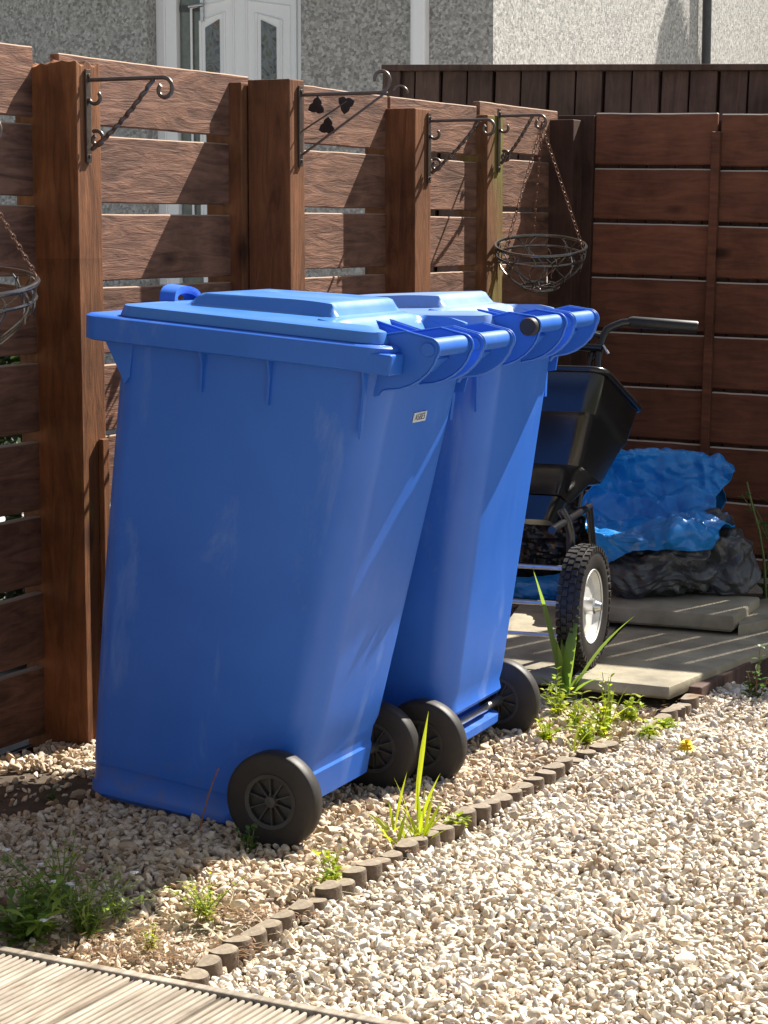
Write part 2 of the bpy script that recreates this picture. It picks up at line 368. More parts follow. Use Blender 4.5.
def gravel(name, right, sp, layers=2):
    pts = []
    for L in range(layers):
        ys = np.arange(3.0, 7.6, sp); xs = np.arange(-1.9, 1.9, sp); X, Y = np.meshgrid(xs, ys); X = X.ravel(); Y = Y.ravel()
        X = X+RNG.uniform(-.55, .55, len(X))*sp + L*sp/2; Y = Y+RNG.uniform(-.55, .55, len(Y))*sp + L*sp/2
        keep = np.abs(X) < .177*Y+.30
        s = side_log(X, Y); keep &= (s > .012) if right else (s < -.012)
        rel = (X-B0.x)*N.x+(Y-B0.y)*N.y; keep &= rel > .012
        ud = (X-B0.x)*D.x+(Y-B0.y)*D.y; keep &= ud < 3.4
        dv = (DECK_B-DECK_A); cr = dv.x*(Y-DECK_A.y)-dv.y*(X-DECK_A.x); keep &= cr > .012*dv.length
        for p in SLABS[:2]: keep &= ~inpoly(X, Y, p)
        keep &= ~((Y > 5.95) & (X > .5)) if True else keep
        soil = ((X-SOIL.x)/.18)**2+((Y-SOIL.y)/.19)**2; keep &= (soil > 1) | (RNG.random(len(X)) < .10)
        if not right:
            d = RNG.random(len(X)); thin = (s > -.16) & (Y < 4.05); keep &= ~(thin & (d < .62))
            thin2 = (Y < 4.0) & (X < -.3); keep &= ~(thin2 & (d < .45))
            keep &= ~((Y > 5.15) & (X > .48) & (d < .45))
        pts.append(np.stack([X[keep], Y[keep], hfield(X[keep], Y[keep])+L*.007+RNG.uniform(-.004, .006, keep.sum())-.008], 1))
    P = np.concatenate(pts); n = len(P)
    v1, f1 = ico(2); v0, f0 = ico(1) if False else ico(1)
    v0, f0 = ico(2)
    tv = [chip(v0, RNG) for _ in range(14)]; nv, nf = len(v0), len(f0)
    size = sp*.55*np.exp(RNG.normal(0, .27, n)); size = np.clip(size, sp*.32, sp*1.25)
    sc3 = np.stack([RNG.uniform(.9, 1.6, n), RNG.uniform(.62, 1.05, n), RNG.uniform(.42, .75, n)], 1)*size[:, None]
    q = RNG.normal(size=(n, 4)); q[:, 1:3] *= .45; q /= np.linalg.norm(q, axis=1)[:, None]
    w, x, y, z = q.T
    Rm = np.stack([1-2*(y*y+z*z), 2*(x*y-z*w), 2*(x*z+y*w), 2*(x*y+z*w), 1-2*(x*x+z*z), 2*(y*z-x*w), 2*(x*z-y*w), 2*(y*z+x*w), 1-2*(x*x+y*y)], 1).reshape(n, 3, 3)
    T = np.stack(tv)[RNG.integers(0, len(tv), n)]
    V = np.einsum('nij,nvj->nvi', Rm, T*sc3[:, None, :])+P[:, None, :]
    Fc = (f0[None]+(np.arange(n)*nv)[:, None, None]).reshape(-1, 3)
    V = V.reshape(-1, 3)
    me = bpy.data.meshes.new(name); me.vertices.add(len(V)); me.vertices.foreach_set('co', V.astype(np.float32).ravel())
    me.loops.add(Fc.size); me.loops.foreach_set('vertex_index', Fc.astype(np.int32).ravel())
    me.polygons.add(len(Fc)); me.polygons.foreach_set('loop_start', np.arange(0, Fc.size, 3, dtype=np.int32))
    me.update(calc_edges=True)
    base = np.array([[.68, .60, .48], [.76, .70, .60], [.83, .78, .70], [.55, .46, .35], [.46, .43, .40], [.62, .50, .36], [.34, .25, .17]])
    pick = RNG.choice(7, n, p=[.30, .24, .13, .13, .07, .09, .04]); c = base[pick]*RNG.uniform(.85, 1.12, (n, 1))
    if not right: c = c*np.array([.87, .80, .71])  # left bed browner with dirt, its shade also put into the colour
    c = np.clip(c, 0, .86); cc = np.concatenate([np.repeat(c, nv, 0), np.ones((n*nv, 1))], 1)
    at = me.color_attributes.new('col', 'FLOAT_COLOR', 'POINT'); at.data.foreach_set('color', cc.astype(np.float32).ravel())
    me.materials.append(M['stone']); me.polygons.foreach_set('use_smooth', [True]*len(Fc)); me.set_sharp_from_angle(angle=R(38))
    o = bpy.data.objects.new(name, me); COL.objects.link(o); print(name, n); return o
GSP = .0152
tag(gravel('gravel', True, GSP), 'cream and tan limestone chippings spread in full sun right of the log edging', 'gravel', kind='stuff')
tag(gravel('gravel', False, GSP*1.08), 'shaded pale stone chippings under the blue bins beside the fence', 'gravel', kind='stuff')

# ------------------------------------------------------------ decking
def make_deck():
    dirn = (DECK_B-DECK_A).normalized(); ang = math.atan2(dirn.y, dirn.x)
    o = empty('timber_deck', (DECK_A.x, DECK_A.y, 0), (0, 0, ang))
    tag(o, 'sun bleached grooved timber decking in the bottom left corner', 'decking')
    top = .04; bw = .165; x = -.55; k = 0
    while x < 1.25:
        prof = [(x, top-.026), (x, top-.002)]; g = 11; p = (bw-.006)/g
        for i in range(g):
            a = x+.003+i*p; prof += [(a, top-.010), (a+p*.10, top-.002), (a+p*.22, top), (a+p*.50, top), (a+p*.62, top-.002), (a+p*.74, top-.010)]
        prof += [(x+bw, top-.002), (x+bw, top-.026)]
        mb = MB(); dz = random.uniform(-.0015, .0015)
        mb.prism([(a, b+dz) for a, b in prof], -1.9, -.022)
        mb.build('deck_board', M['deck'], o); x += bw+.005; k += 1
    mb = MB(); mb.box(-.55, 1.25, -.0195, .002, -.03, top+.003); mb.build('edge_trim', M['deck'], o, bevel=.003)
    return o
make_deck()

# ------------------------------------------------------------ log edging
def log_mesh(seed):
    rnd = random.Random(seed); mb = MB(); n = 16; ring = []
    for k in range(n):
        a = 2*math.pi*k/n; r = .0285*(1+.06*noise.noise(Vector((math.cos(a)*2, math.sin(a)*2, seed))))
        y = r*math.sin(a); x = r*math.cos(a); x = max(x, -.013)      # flat sawn back
        ring.append((x, y))
    L = [[Vector((x*s, y*s, z)) for x, y in ring] for s, z in ((1, -.10), (1, -.02), (1, .022), (.95, .026))]
    mb.loft(L, True, False)
    mb.add([*(Vector((x*.95, y*.95, .026)) for x, y in ring), Vector((.005, 0, .0275))], [(k, (k+1) % n, n) for k in range(n)], 1)
    me = mb.build('log', [M['log_side'], M['log_top']], smooth=40); d = me.data; bpy.data.objects.remove(me); return d
LM = [log_mesh(i) for i in range(5)]
def log_run(pts, label, spacing=.056, lift=0.0):
    o = empty('log_edging', (pts[0].x, pts[0].y, 0)); tag(o, label, 'garden edging', 'runs of log roll edging')
    # walk the polyline
    seg = 0; pos = pts[0].copy(); i = 0
    tot = sum((pts[k+1]-pts[k]).length for k in range(len(pts)-1)); n = int(tot/spacing)
    for j in range(n+1):
        s = j*spacing; k = 0
        while k < len(pts)-2 and s > (pts[k+1]-pts[k]).length: s -= (pts[k+1]-pts[k]).length; k += 1
        t = (pts[k+1]-pts[k]); p = pts[k]+t.normalized()*min(s, t.length)
        q = bpy.data.objects.new('log', random.choice(LM)); COL.objects.link(q); q.parent = o
        q.location = (p.x-pts[0].x+random.uniform(-.003, .003), p.y-pts[0].y, lift+.001+random.uniform(-.011, .005))
        out = math.atan2(t.x, -t.y)  # towards the right-hand side
        q.rotation_euler = (random.uniform(-.09, .09), random.uniform(-.09, .09), math.atan2(-t.x, t.y)+random.uniform(-.25, .25))
        sc_ = random.uniform(.9, 1.06); q.scale = (sc_, sc_, 1)
    return o
log_run(LOGW, 'long line of short brown log stakes from the decking to the weeds')
log_run([ground(x, y, .05) for x, y in [(648, 716), (664, 706), (680, 695), (692, 688)]], 'short run of log stakes under the corner of the sunlit slab', lift=.004)
# timber board retaining the slabs
a = ground(694, 703, 0); b = ground(800, 645, 0); t = (b-a); ang = math.atan2(t.y, t.x)
o = MB(); o.box(0, t.length, -.02, .02, -.03, .045); o = o.build('edging_board', M['board_old'], bevel=.004, loc=(a.x, a.y, 0), rot=(0, 0, ang))
tag(o, 'dark old timber edging board along the slab beside the gravel', 'edging board')

# ------------------------------------------------------------ paving slabs
SL = {'A': 'large grey stone slab with a bright sunlit front corner', 'L': 'stone slab reaching behind the rear blue bin and under the spreader',
      'B': 'thick raised stone slab under the slumped blue and grey bag', 'C': 'low stone slab at the right edge beside the raised slab'}
for k, (px, z, t) in slab_px.items():
    pts = [ground(x, y, z) for x, y in px]; c = sum(pts, Vector())/4; poly = []
    for i in range(4):
        a, b = pts[i], pts[(i+1) % 4]
        for s in range(14):
            p = a.lerp(b, s/14); nn = noise.noise(p*11+Vector((0, 0, 5)))*.006+noise.noise(p*38)*.003
            poly.append(p+(p-c).normalized()*nn)
    mb = MB(); loops = []
    for ins, dz in ((.010, -t), (0, -t+.008), (0, -.007), (.003, -.002), (.009, 0)):
        loops.append([Vector((p.x-c.x-(p-c).normalized().x*ins, p.y-c.y-(p-c).normalized().y*ins, dz)) for p in poly])
    mb.loft(loops)
    o = mb.build('paving_slab', M['slab'], smooth=35, loc=(c.x, c.y, z)); tag(o, SL[k], 'paving slab', 'stone slabs in the far corner')
# rubble that the slabs rest on
mb = MB(); q = ground(640, 640, 0)
for (px, py, h) in [(600, 668, .03), (650, 668, .03), (700, 645, .03), (600, 630, .03), (700, 622, .03), (540, 650, .025), (510, 640, .025), (650, 606, .075), (715, 607, .075), (620, 600, .075), (770, 612, .05), (790, 606, .05)]:
    p = ground(px, py, h); mb.box(p.x-.07, p.x+.07, p.y-.05, p.y+.05, -.03, h)
tag(mb.build('hardcore', M['soil'], bevel=.006), 'dark earth and rubble packed under the stone slabs', 'rubble', kind='stuff')

# ------------------------------------------------------------ fences
FZ = 1.69; PITCH = .189; BH = .168
def rough_board(mb, x0, x1, y0, y1, z0, z1, seed, axis='x', wav=.003):
    """a board with slightly wavering edges"""
    n = 14; loops = []
    for i in range(n+1):
        t = i/n; s = x0+(x1-x0)*t if axis == 'x' else z0+(z1-z0)*t
        w = lambda k: wav*noise.noise(Vector((s*3.1, seed*7.7, k*3.3)))+wav*.4*noise.noise(Vector((s*17, seed*7.7, k*3.3)))
        if axis == 'x': L = [(s, y0, z0+w(1)), (s, y1, z0+w(1)), (s, y1, z1+w(2)), (s, y0, z1+w(2))]
        else: L = [(x0+w(1), y0, s), (x1+w(2), y0, s), (x1+w(2), y1, s), (x0+w(1), y1, s)]
        loops.append([Vector(v) for v in L])
    mb.loft(loops)
# local frame of every garden-aligned thing: x = N, y = D
GR = (0, 0, -PHI)
fl = empty('timber_fence', B0, GR)
tag(fl, 'reddish brown stained fence of wide horizontal boards running from the left edge to the corner', 'fence')
# boards run along local y -> build their mesh with x along the run and rotate the part 90 degrees
bays = [(-1.6, -.62, 1.70), (-.62, .052, 1.705), (.125, 1.06, 1.688), (1.08, 1.95, 1.690), (1.97, 2.66, 1.690), (2.68, 3.42, 1.705)]
for bi, (u0, u1, zt) in enumerate(bays):
    mb = MB()
    for r in range(9):
        z1 = zt-r*PITCH; z0 = max(z1-BH, .015); 
        off = random.uniform(-.002, .002)+(.006 if bi == 1 else -.015); tw = random.uniform(-.005, .005)
        rough_board(mb, u0, u1, off, off+.026, z0+tw, z1+tw, bi*13+r)
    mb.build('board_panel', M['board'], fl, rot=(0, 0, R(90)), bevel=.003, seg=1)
def post(u0, u1, n1, zt, mat, name='post', ragged=0, n0=-.06):
    mb = MB(); nx, ny = 6, 6; loops = []
    for z in (-.05, .4, .8, 1.2, zt-.02):
        w = .0015*noise.noise(Vector((z*3, u0*9, 0)))
        loops.append([Vector((x+w, y+w, z)) for x, y in ((n0+.002, u0), (n1, u0), (n1, u1), (n0+.002, u1))])
    if ragged:
        loops.pop(); mb.loft(loops, True, False)
        # torn, weathered top
        g = 9; base = [Vector((n0+.002+(n1-n0-.002)*i/g, u0+(u1-u0)*j/g, zt+(-.012+.020*noise.noise(Vector((i*.9, j*.5, 3.3)))))) for i in range(g+1) for j in range(g+1)]
        fs = [(i*(g+1)+j, (i+1)*(g+1)+j, (i+1)*(g+1)+j+1, i*(g+1)+j+1) for i in range(g) for j in range(g)]
        b = len(base); low = [Vector((v.x, v.y, 1.2)) for v in base]
        ed = [j for j in range(g+1)]+[i*(g+1)+g for i in range(1, g+1)]+[g*(g+1)+j for j in range(g-1, -1, -1)]+[i*(g+1) for i in range(g-1, 0, -1)]
        fs += [(ed[k], ed[(k+1) % len(ed)], b+ed[(k+1) % len(ed)], b+ed[k]) for k in range(len(ed))]
        mb.add(base+low, fs)
    else: mb.loft(loops)
    return mb.build(name, mat, fl, bevel=.003)
def upx(px, n): return (onplane(px, 200, B0+N*n, N)-B0-N*n).dot(D)
post(-.68, -.58, .12, 1.70, M['post'])
post(upx(78, .12), upx(102, .12), .12, 1.675, M['post_green'], ragged=1)
u_ = upx(100, .12); mb = MB(); mb.box(.121, .135, u_-.028, u_, -.03, .76); mb.build('batten', M['post'], fl, bevel=.002)
u2 = upx(290, .19); u2b = upx(305, .19)
post(u2-.03, u2+.05, .055, 1.690, M['post'], 'batten')
post(u2, u2b, .19, 1.697, M['post'], n0=.0565)
u3 = upx(415, .12); post(u3, upx(431, .12), .12, 1.665, M['post'])
u4 = upx(487, .055); post(u4, upx(503, .055), .055, 1.678, M['post_algae'])
# corner
post(3.34, 3.46, .11, 1.69, M['board_back'], 'corner_post')
# right-hand fence
FR0 = CORNER + N*.0
fr = empty('timber_fence', (FR0.x, FR0.y, 0), (0, R(1.1), -PHI))
tag(fr, 'dark brown shaded fence of horizontal boards backed with upright boards, at the right', 'fence')
mb = MB()
for r in range(9):
    z1 = 1.70-r*.204; z0 = max(z1-.190, .02)
    rough_board(mb, .125, .60, -.022, 0, z0, z1, 40+r, wav=.0025)
    rough_board(mb, .615, 1.15, -.024, -.002, z0-.004, z1-.004, 60+r, wav=.0025)
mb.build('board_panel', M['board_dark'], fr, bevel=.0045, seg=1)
mb = MB(); x = .0; k = 0
while x < 1.15:
    w = .102; rough_board(mb, x, x+w, .002, .020, .02, 1.672, 80+k, 'z', .0015); x += w+.0085; k += 1
mb.build('backing_boards', M['board_back'], fr)
mb = MB(); rough_board(mb, .588, .620, -.048, -.0245, .03, 1.63, 99, 'z', .001); mb.build('batten', M['board_dark'], fr, bevel=.002)
mb = MB(); mb.box(-.02, .125, -.036, -.001, -.02, 1.69); mb.build('corner_board', M['board_back'], fr, bevel=.002)
mb = MB(); mb.box(1.12, 1.22, -.05, .05, -.05, 1.72); mb.build('post', M['board_back'], fr, bevel=.003)
# slatted gate next to it (beyond the picture's right edge; its gaps stripe the slabs with sun)
gt = empty('slatted_screen', FR0+N*1.235, (0, R(1.1), -PHI)); tag(gt, 'tall dark screen of upright slats past the right edge of the picture', 'screen')
for k in range(16):
    x = k*.110; mb = MB(); mb.box(x, x+.099, -.012, .012, .03, 2.36); mb.build('slat', M['board_back'], gt)
mb = MB(); mb.box(0, 1.76, .013, .030, .03, 1.62); mb.build('backing_panel', M['board_back'], gt)
mb = MB(); mb.box(-.01, 1.77, -.022, .034, 2.361, 2.42); mb.build('top_rail', M['board_back'], gt)
mb = MB(); mb.box(1.765, 1.865, -.05, .05, -.03, 2.36); mb.build('post', M['board_back'], gt)
# tall close-boarded fence further back
bp = PD(380, 68, 9.0); bf = empty('closeboard_fence', (bp.x, bp.y, 0), (0, R(1.7), -PHI))
tag(bf, 'tall dark fence of upright boards with a flat cap, behind the corner', 'fence')
mb = MB(); x = 0; k = 0; top = bp.z
while x < 3.4:
    mb.box(x, x+.105, -.012-(.010 if k % 2 else 0), .006-(.010 if k % 2 else 0), -.05, top-.014); x += .1155; k += 1
mb.build('boards', M['board_old'], bf, bevel=.002)
mb = MB(); mb.box(-.02, 3.5, .020, .034, -.05, top-.015); mb.build('backing', M['board_back'], bf)
mb = MB(); mb.box(-.03, 3.5, -.045, .045, top-.014, top+.010); mb.build('cap', M['board_old'], bf, bevel=.003)
mb = MB(); mb.box(-.03, .05, -.03, .03, -.05, top-.0145); mb.build('post', M['board_old'], bf, bevel=.003)

# ------------------------------------------------------------ hanging basket brackets
def spiral(cx, cz, r0, r1, a0, a1, n=18):
    return [Vector((cx+(r0+(r1-r0)*i/n)*math.cos(R(a0+(a1-a0)*i/n)), 0, cz+(r0+(r1-r0)*i/n)*math.sin(R(a0+(a1-a0)*i/n)))) for i in range(n+1)]
def bracket(loc, label, style=0, L=.245):
    o = empty('basket_bracket', loc, GR); tag(o, label, 'bracket', 'wrought iron brackets on the fence posts')
    mb = MB(); mb.box(.001, .007, -.010, .010, -.195, .025); mb.tube([(.006, 0, .01), (.011, 0, .01)], .005); mb.tube([(.006, 0, -.18), (.011, 0, -.18)], .005)
    mb.build('wall_plate', M['iron'], o, bevel=.001)
    mb = MB()
    if style == 0:
        mb.tube([(.006, 0, 0), (L-.028, 0, 0)]+[tuple(p) for p in spiral(L-.028, -.027, .027, .012, 90, -230, 26)][1:], .0052)
        mb.build('arm', M['iron'], o, smooth=60)
        mb = MB(); pts = []
        a, b = Vector((.012, 0, -.165)), Vector((L-.055, 0, -.003))
        for i in range(41):
            t = i/40; p = a.lerp(b, t); p.y += .0028*math.sin(t*60)*(.2 < t < .95); p.z += -.012*math.sin(t*math.pi); pts.append(p)
        mb.tube(pts, [.0046+.0014*abs(math.sin(i*.9)) for i in range(41)], 6)
        mb.build('brace', M['iron'], o, smooth=60)
        mb = MB(); mb.tube(spiral(.026, -.040, .019, .012, 190, 400), .0048); mb.build('scroll', M['iron'], o, smooth=60)
        mb = MB(); mb.tube(spiral(.028, -.140, .021, .009, 120, -250, 26), .0050); mb.build('scroll', M['iron'], o, smooth=60)
    elif style == 1:
        mb.tube([(.006, 0, 0), (L-.05, 0, .0)]+[tuple(p) for p in spiral(L-.050, .034, .034, .016, -90, 190, 30)][1:], .0052)
        mb.build('arm', M['iron'], o, smooth=60)
        mb = MB(); mb.tube([(.006, 0, -.165), (L-.03, 0, .002)], .0036); mb.build('brace', M['iron'], o, smooth=60)
        mb = MB(); mb.tube([(.006, 0, -.10), (.15, 0, -.020)], .0026); mb.build('brace', M['iron'], o, smooth=60)
        for (lx, lz, rot) in ((.055, -.032, 80), (.145, -.028, 20), (.088, -.088, -40)):
            mb = MB(); poly = []
            for k in range(24):
                a = 2*math.pi*k/24; r = .024*(.62+.38*abs(math.cos(a*1.5)))*(1.15 if k in (0, 8, 16) else 1)
                poly.append((lx+r*math.cos(a+R(rot)), lz+r*math.sin(a+R(rot))))
            mb.prism(poly, -.0022, .0022); mb.build('leaf', M['black'], o)
        mb = MB(); mb.tube(spiral(L+.012, -.008, .026, .02, 150, 10), .0034); mb.build('hook', M['iron'], o, smooth=60)
    return o
pw = lambda u, n, z: G(u, n, z)
def on_fence(px, py, n):
    p = onplane(px, py, B0+N*n, N); return p
p = on_fence(86, 80, .12); bracket(p, 'iron bracket with twisted brace on the ragged topped post left of the front bin', 0)
p = on_fence(299, 95, .19); bracket(p, 'iron bracket with dark leaf ornaments and upturned scroll, second post from the left', 1, .30)
p = on_fence(428, 121, .12); bracket(p, 'plain scrolled iron bracket on the post behind the rear bin', 0, .235)
p4 = on_fence(498, 116, .055); bracket(p4, 'farthest iron bracket, next to the corner, with a basket hung from it', 0, .185)
pA = G(-.60, .12, 1.50); bracket(pA, 'iron bracket just past the left edge holding the left basket', 0, .25)

# ------------------------------------------------------------ wire hanging baskets
def chain(mb, a, b, n=26, sag=.0):
    a, b = Vector(a), Vector(b); t = (b-a).normalized(); s = t.cross(Vector((0, 0, 1))).normalized(); w = t.cross(s)
    l = (b-a).length/n
    for i in range(n):
        c = a.lerp(b, (i+.5)/n); u = s if i % 2 else w; pts = []
        for k in range(8):
            g = 2*math.pi*k/8; pts.append(c+t*math.cos(g)*l*.68+u*math.sin(g)*l*.36)
        mb.tube(pts, .0017, 4, closed=True)
def basket(top, drop, rad, label, yaw=0, tilt=0):
    tm = Matrix.Rotation(tilt, 4, 'X'); o = empty('hanging_basket', top-Vector((0, 0, drop)), (tilt, 0, 0)); inv = tm.inverted(); tag(o, label, 'hanging basket', 'wire hanging baskets')
    def ring(r, z, t): t *= 1.45; mb = MB(); mb.tube([(r*math.cos(a), r*math.sin(a), z) for a in [2*math.pi*k/40 for k in range(40)]], t, 6, closed=True); return mb
    ring(rad, 0, .0042).build('rim', M['wire'], o, smooth=60)
    mb = ring(rad*.97, -.035, .003); b2 = ring(rad*.42, -.145, .0040); mb.v, mb.f, mb.m = mb.v, mb.f, mb.m
    b0 = len(mb.v); mb.v += b2.v; mb.f += [tuple(i+b0 for i in f) for f in b2.f]; mb.m += b2.m
    mb.build('hoops', M['wire'], o, smooth=60)
    mb = MB()
    for k in range(12):
        a = 2*math.pi*k/12; pts = []
        for i in range(11):
            t = i/10; r = rad*(math.cos(t*1.2)*1.0); r = rad*(1-.64*t**2.2); z = -.145*t**.9
            aa = a+.22*math.sin(t*math.pi*2.0)*(1 if k % 2 else -1); pts.append((r*math.cos(aa), r*math.sin(aa), z))
        mb.tube(pts, .0026, 5)
        # leaf-like scrolls between the ribs
        aa = a+.26; q = [( (rad*.95-abs(j-4)*.002)*math.cos(aa+.07*math.sin(j*.8)), (rad*.95)*math.sin(aa+.07*math.sin(j*.8)), -.008-.010*j) for j in range(8)]
        mb.tube(q, .0024, 5)
    for k in range(4):
        a = math.pi*k/4; mb.tube([(rad*.36*math.cos(a), rad*.36*math.sin(a), -.145), (-rad*.36*math.cos(a), -rad*.36*math.sin(a), -.145)], .0016, 5)
    mb.build('wires', M['wire'], o, smooth=60)
    for k in range(3):
        a = yaw+R(120*k); mb = MB(); chain(mb, inv @ Vector((0, 0, drop-.02)), (rad*math.cos(a), rad*math.sin(a), .004)); mb.build('chain', M['chain'], o, smooth=60)
    mb = MB(); mb.tube([inv @ Vector((0, 0, drop-.03)), inv @ Vector((0, 0, drop-.01))]+[inv @ Vector((p.x-.012, 0, p.z+drop-.002)) for p in spiral(0.012, 0, .012, .012, 200, -90, 12)], .0028, 6); mb.build('hook', M['chain'], o, smooth=60)
    return o
tp = p4+N*.165+Vector((0, 0, -.012))
zr = PD(543, 246, tp.y).z
basket(tp, tp.z-zr, .158, 'empty wire basket hanging on chains near the fence corner', R(-25), R(13))
tp2 = pA+N*.130+Vector((0, 0, -.02)); zr2 = PD(-30, 283, tp2.y).z
basket(tp2, tp2.z-zr2, .165, 'wire basket cut by the left edge, hanging before the fence', R(20), R(10))

# ------------------------------------------------------------ wheelie bins
ZR0, ZR1 = 1.014, 1.036; XF, XB = -.319, .402; XK, ZK, WK = .452, 1.091, .210
def zrim(x): return ZR0+(ZR1-ZR0)*(x-XF)/(XB-XF)
def make_body(o, slot):
    def lvl(z, back=None, exp=0):
        t = z/1.02; xf = -.262+.006*t-.006*math.sin(t*3.14); xb = (.248+.122*t) if back is None else back
        w = .190+.052*t**.9; return rrect(xf-exp, xb+exp, -w-exp, w+exp, .045+.02*t, z, 7, .055+.03*t)
    mb = MB()
    loops = [rrect(-.250, .10, -.180, .180, .04, 0, 7), rrect(-.266, .115, -.192, .192, .045, .012, 7), rrect(-.266, .125, -.192, .192, .045, .030, 7),
             rrect(-.262, .13, -.190, .190, .045, .034, 7), rrect(-.262, .175, -.190, .190, .045, .078, 7, .02)]
    mb.loft(loops, True, False)
    loops = [lvl(.080, .262), lvl(.086, .268), lvl(.104, .268), lvl(.107, .215), lvl(.150, .218), lvl(.162, .268), lvl(.170, .272), lvl(.19, .267)] if slot else [lvl(.080, .255), lvl(.086, .262), lvl(.15, .266), lvl(.156, .262), lvl(.19, .264)]
    for z in np.linspace(.22, .97, 12): loops.append(lvl(float(z)))
    loops.append(rrect(-.264, .370, -.242, .242, .065, zrim, 7, .085))
    mb.loft(loops, True, False)
    mb.loft([loops[0], rrect(-.262, .175, -.190, .190, .045, .0795, 7, .02)], False, False)
    return mb.build('body', M['blue'], o, smooth=32)
def make_bin(label, loc, rot):
    o = empty('wheelie_bin', loc, rot); tag(o, label, 'wheelie bin', 'blue wheelie bins standing by the fence')
    make_body(o, False)
    # rim flange
    mb = MB(); R_ = lambda e, dz: rrect(XF+e, .388-e, -.278+e, .278-e, .045, lambda x: zrim(x)+dz, 7)
    mb.loft([rrect(-.262, .368, -.240, .240, .06, lambda x: zrim(x)-.003, 7), R_(.006, 0), R_(0, .003), R_(-.002, .050), R_(.003, .054), R_(.02, .055)], False, True)
    mb.build('rim', M['blue'], o, smooth=35)
    # shoulder boxes where the side flange runs on to the hinge lugs
    for s in (-1, 1):
        mb = MB(); mb.box(.29, XB, min(s*.2785, s*.215), max(s*.2785, s*.215), ZR1-.002, ZR1+.040); mb.build('shoulder', M['blue'], o, bevel=.004)
        mb = MB(); mb.prism([(-.275, ZR0+.002), (-.205, ZR0+.002), (-.208, .945), (-.218, .930)], s*.236, s*.242); mb.build('gusset', M['blue'], o)
        for x, l in ((-.035, .085), (.122, .095), (.335, .14)):
            mb = MB(); z1 = zrim(x)+.001; mb.prism([(s*.236, z1), (s*.262, z1), (s*.2485, z1-.035), (s*.2455, z1-l), (s*.232, z1-l)], x-.0025, x+.0025, 'x'); mb.build('rib', M['blue'], o)
    # lid: domed sheet with a raised plateau
    x0, x1, w = -.250, .366, .262; nx, ny = 72, 64; b = zrim
    def sm(a, b_, t): t = min(1, max(0, (t-a)/(b_-a))); return t*t*(3-2*t)
    def hz(x, y):
        e = min(x-x0, x1-x, w-abs(y)); base = .055+.025*sm(0, .010, e)+.008*sm(.01, .12, e)
        base += .006*sm(-.2, .2, x)*sm(0, .05, e)
        pe = min((x+.125)*.8, (.225-x)*.8, .178-abs(y)-.05*max(0, x-.1)); base += (.025+.012*(x+.1))*sm(0, .022, pe)
        base -= .0035*sm(.05, .06, pe)*sm(.0, .01, .035-abs(abs(y)-.09))
        base -= .050*sm(.235, .30, x)*sm(0, .012, WK-abs(y))
        return b(x)+base
    vs = []; fs = []
    gx = [x0+(x1-x0)*i/nx for i in range(nx+1)]; gy = [-w+2*w*j/ny for j in range(ny+1)]
    cr = .045
    def rc(x, y):     # pull the four corners in
        dx = max(0, abs(x-(x0+x1)/2)-((x1-x0)/2-cr)); dy = max(0, abs(y)-(w-cr))
        if dx > 0 and dy > 0:
            l = math.hypot(dx, dy); m_ = max(dx, dy); k = m_/l
            return (x0+x1)/2+math.copysign((x1-x0)/2-cr+dx*k, x-(x0+x1)/2), math.copysign(w-cr+dy*k, y)
        return x, y
    for x in gx:
        for y in gy: X, Y = rc(x, y); vs.append((X, Y, hz(x, y)))
    for i in range(nx):
        for j in range(ny): a = i*(ny+1)+j; fs.append((a, a+ny+1, a+ny+2, a+1))
    per = [j for j in range(ny+1)]+[i*(ny+1)+ny for i in range(1, nx+1)]+[nx*(ny+1)+j for j in range(ny-1, -1, -1)]+[i*(ny+1) for i in range(nx-1, 0, -1)]
    nb = len(vs)
    for q in per: v = vs[q]; vs.append((v[0]*1.006, v[1]*1.006, b(v[0])+.057))
    n_ = len(per); fs += [(per[k], per[(k+1) % n_], nb+(k+1) % n_, nb+k) for k in range(n_)]
    mb = MB(); mb.add(vs, fs); lid = mb.build('lid', M['blue_lid'], o, smooth=38)
    # front grab loop
    mb = MB(); pts = [(-.262, y, z) for y, z in ()]; loop = []
    for k in range(15):
        a = math.pi*k/14; loop.append(Vector((-.232-.012*math.sin(a), -.055*math.cos(a)*1.0, ZR0+.072+.035*math.sin(a)**.5)))
    prof = []
    for i, p in enumerate(loop):
        t = (loop[min(i+1, 14)]-loop[max(i-1, 0)]).normalized(); nn = Vector((1, 0, 0)); bb = t.cross(nn).normalized()
        prof.append([p+nn*.019+bb*.008, p-nn*.019+bb*.008, p-nn*.021, p-nn*.019-bb*.008, p+nn*.019-bb*.008, p+nn*.021])
    mb.loft(prof); mb.build('grab_handle', M['blue'], lid, smooth=50)
    # hinge lugs: upright plates from the lid back over the bar and down to the body
    for y in (-WK, -.030, .036, WK):
        poly = [(.185, zrim(.18)+.070), (.205, zrim(.2)+.0885), (.26, zrim(.26)+.082), (.33, zrim(.33)+.068), (.40, ZK+.029), (.435, ZK+.0245)]
        for k in range(11): a = R(80-115*k/10); poly.append((XK+.0225*math.cos(a), ZK+.0225*math.sin(a)))
        poly += [(p+.026, ZK+q) for p, q in [(.440, -.029), (.430, -.046), (.414, -.063), (.394, -.077), (.370, -.087), (.346, -.092), (.336, -.096), (.330, -.106), (.322, -.110)]]
        poly += [(.335, zrim(.3)-.05), (.31, zrim(.3)+.03)]
        mb = MB(); mb.prism(poly, y-.0035, y+.0035); lug = mb.build('hinge_lug', M['blue'], o, bevel=.0012)
        # rolled lip round the outer edge
        mb = MB(); out = poly[0:len(poly)-3]; mb.tube([(p[0], y+(.002 if y > 0 else -.002), p[1]) for p in out], .0030, 6); mb.build('lip', M['blue'], lug, smooth=60)
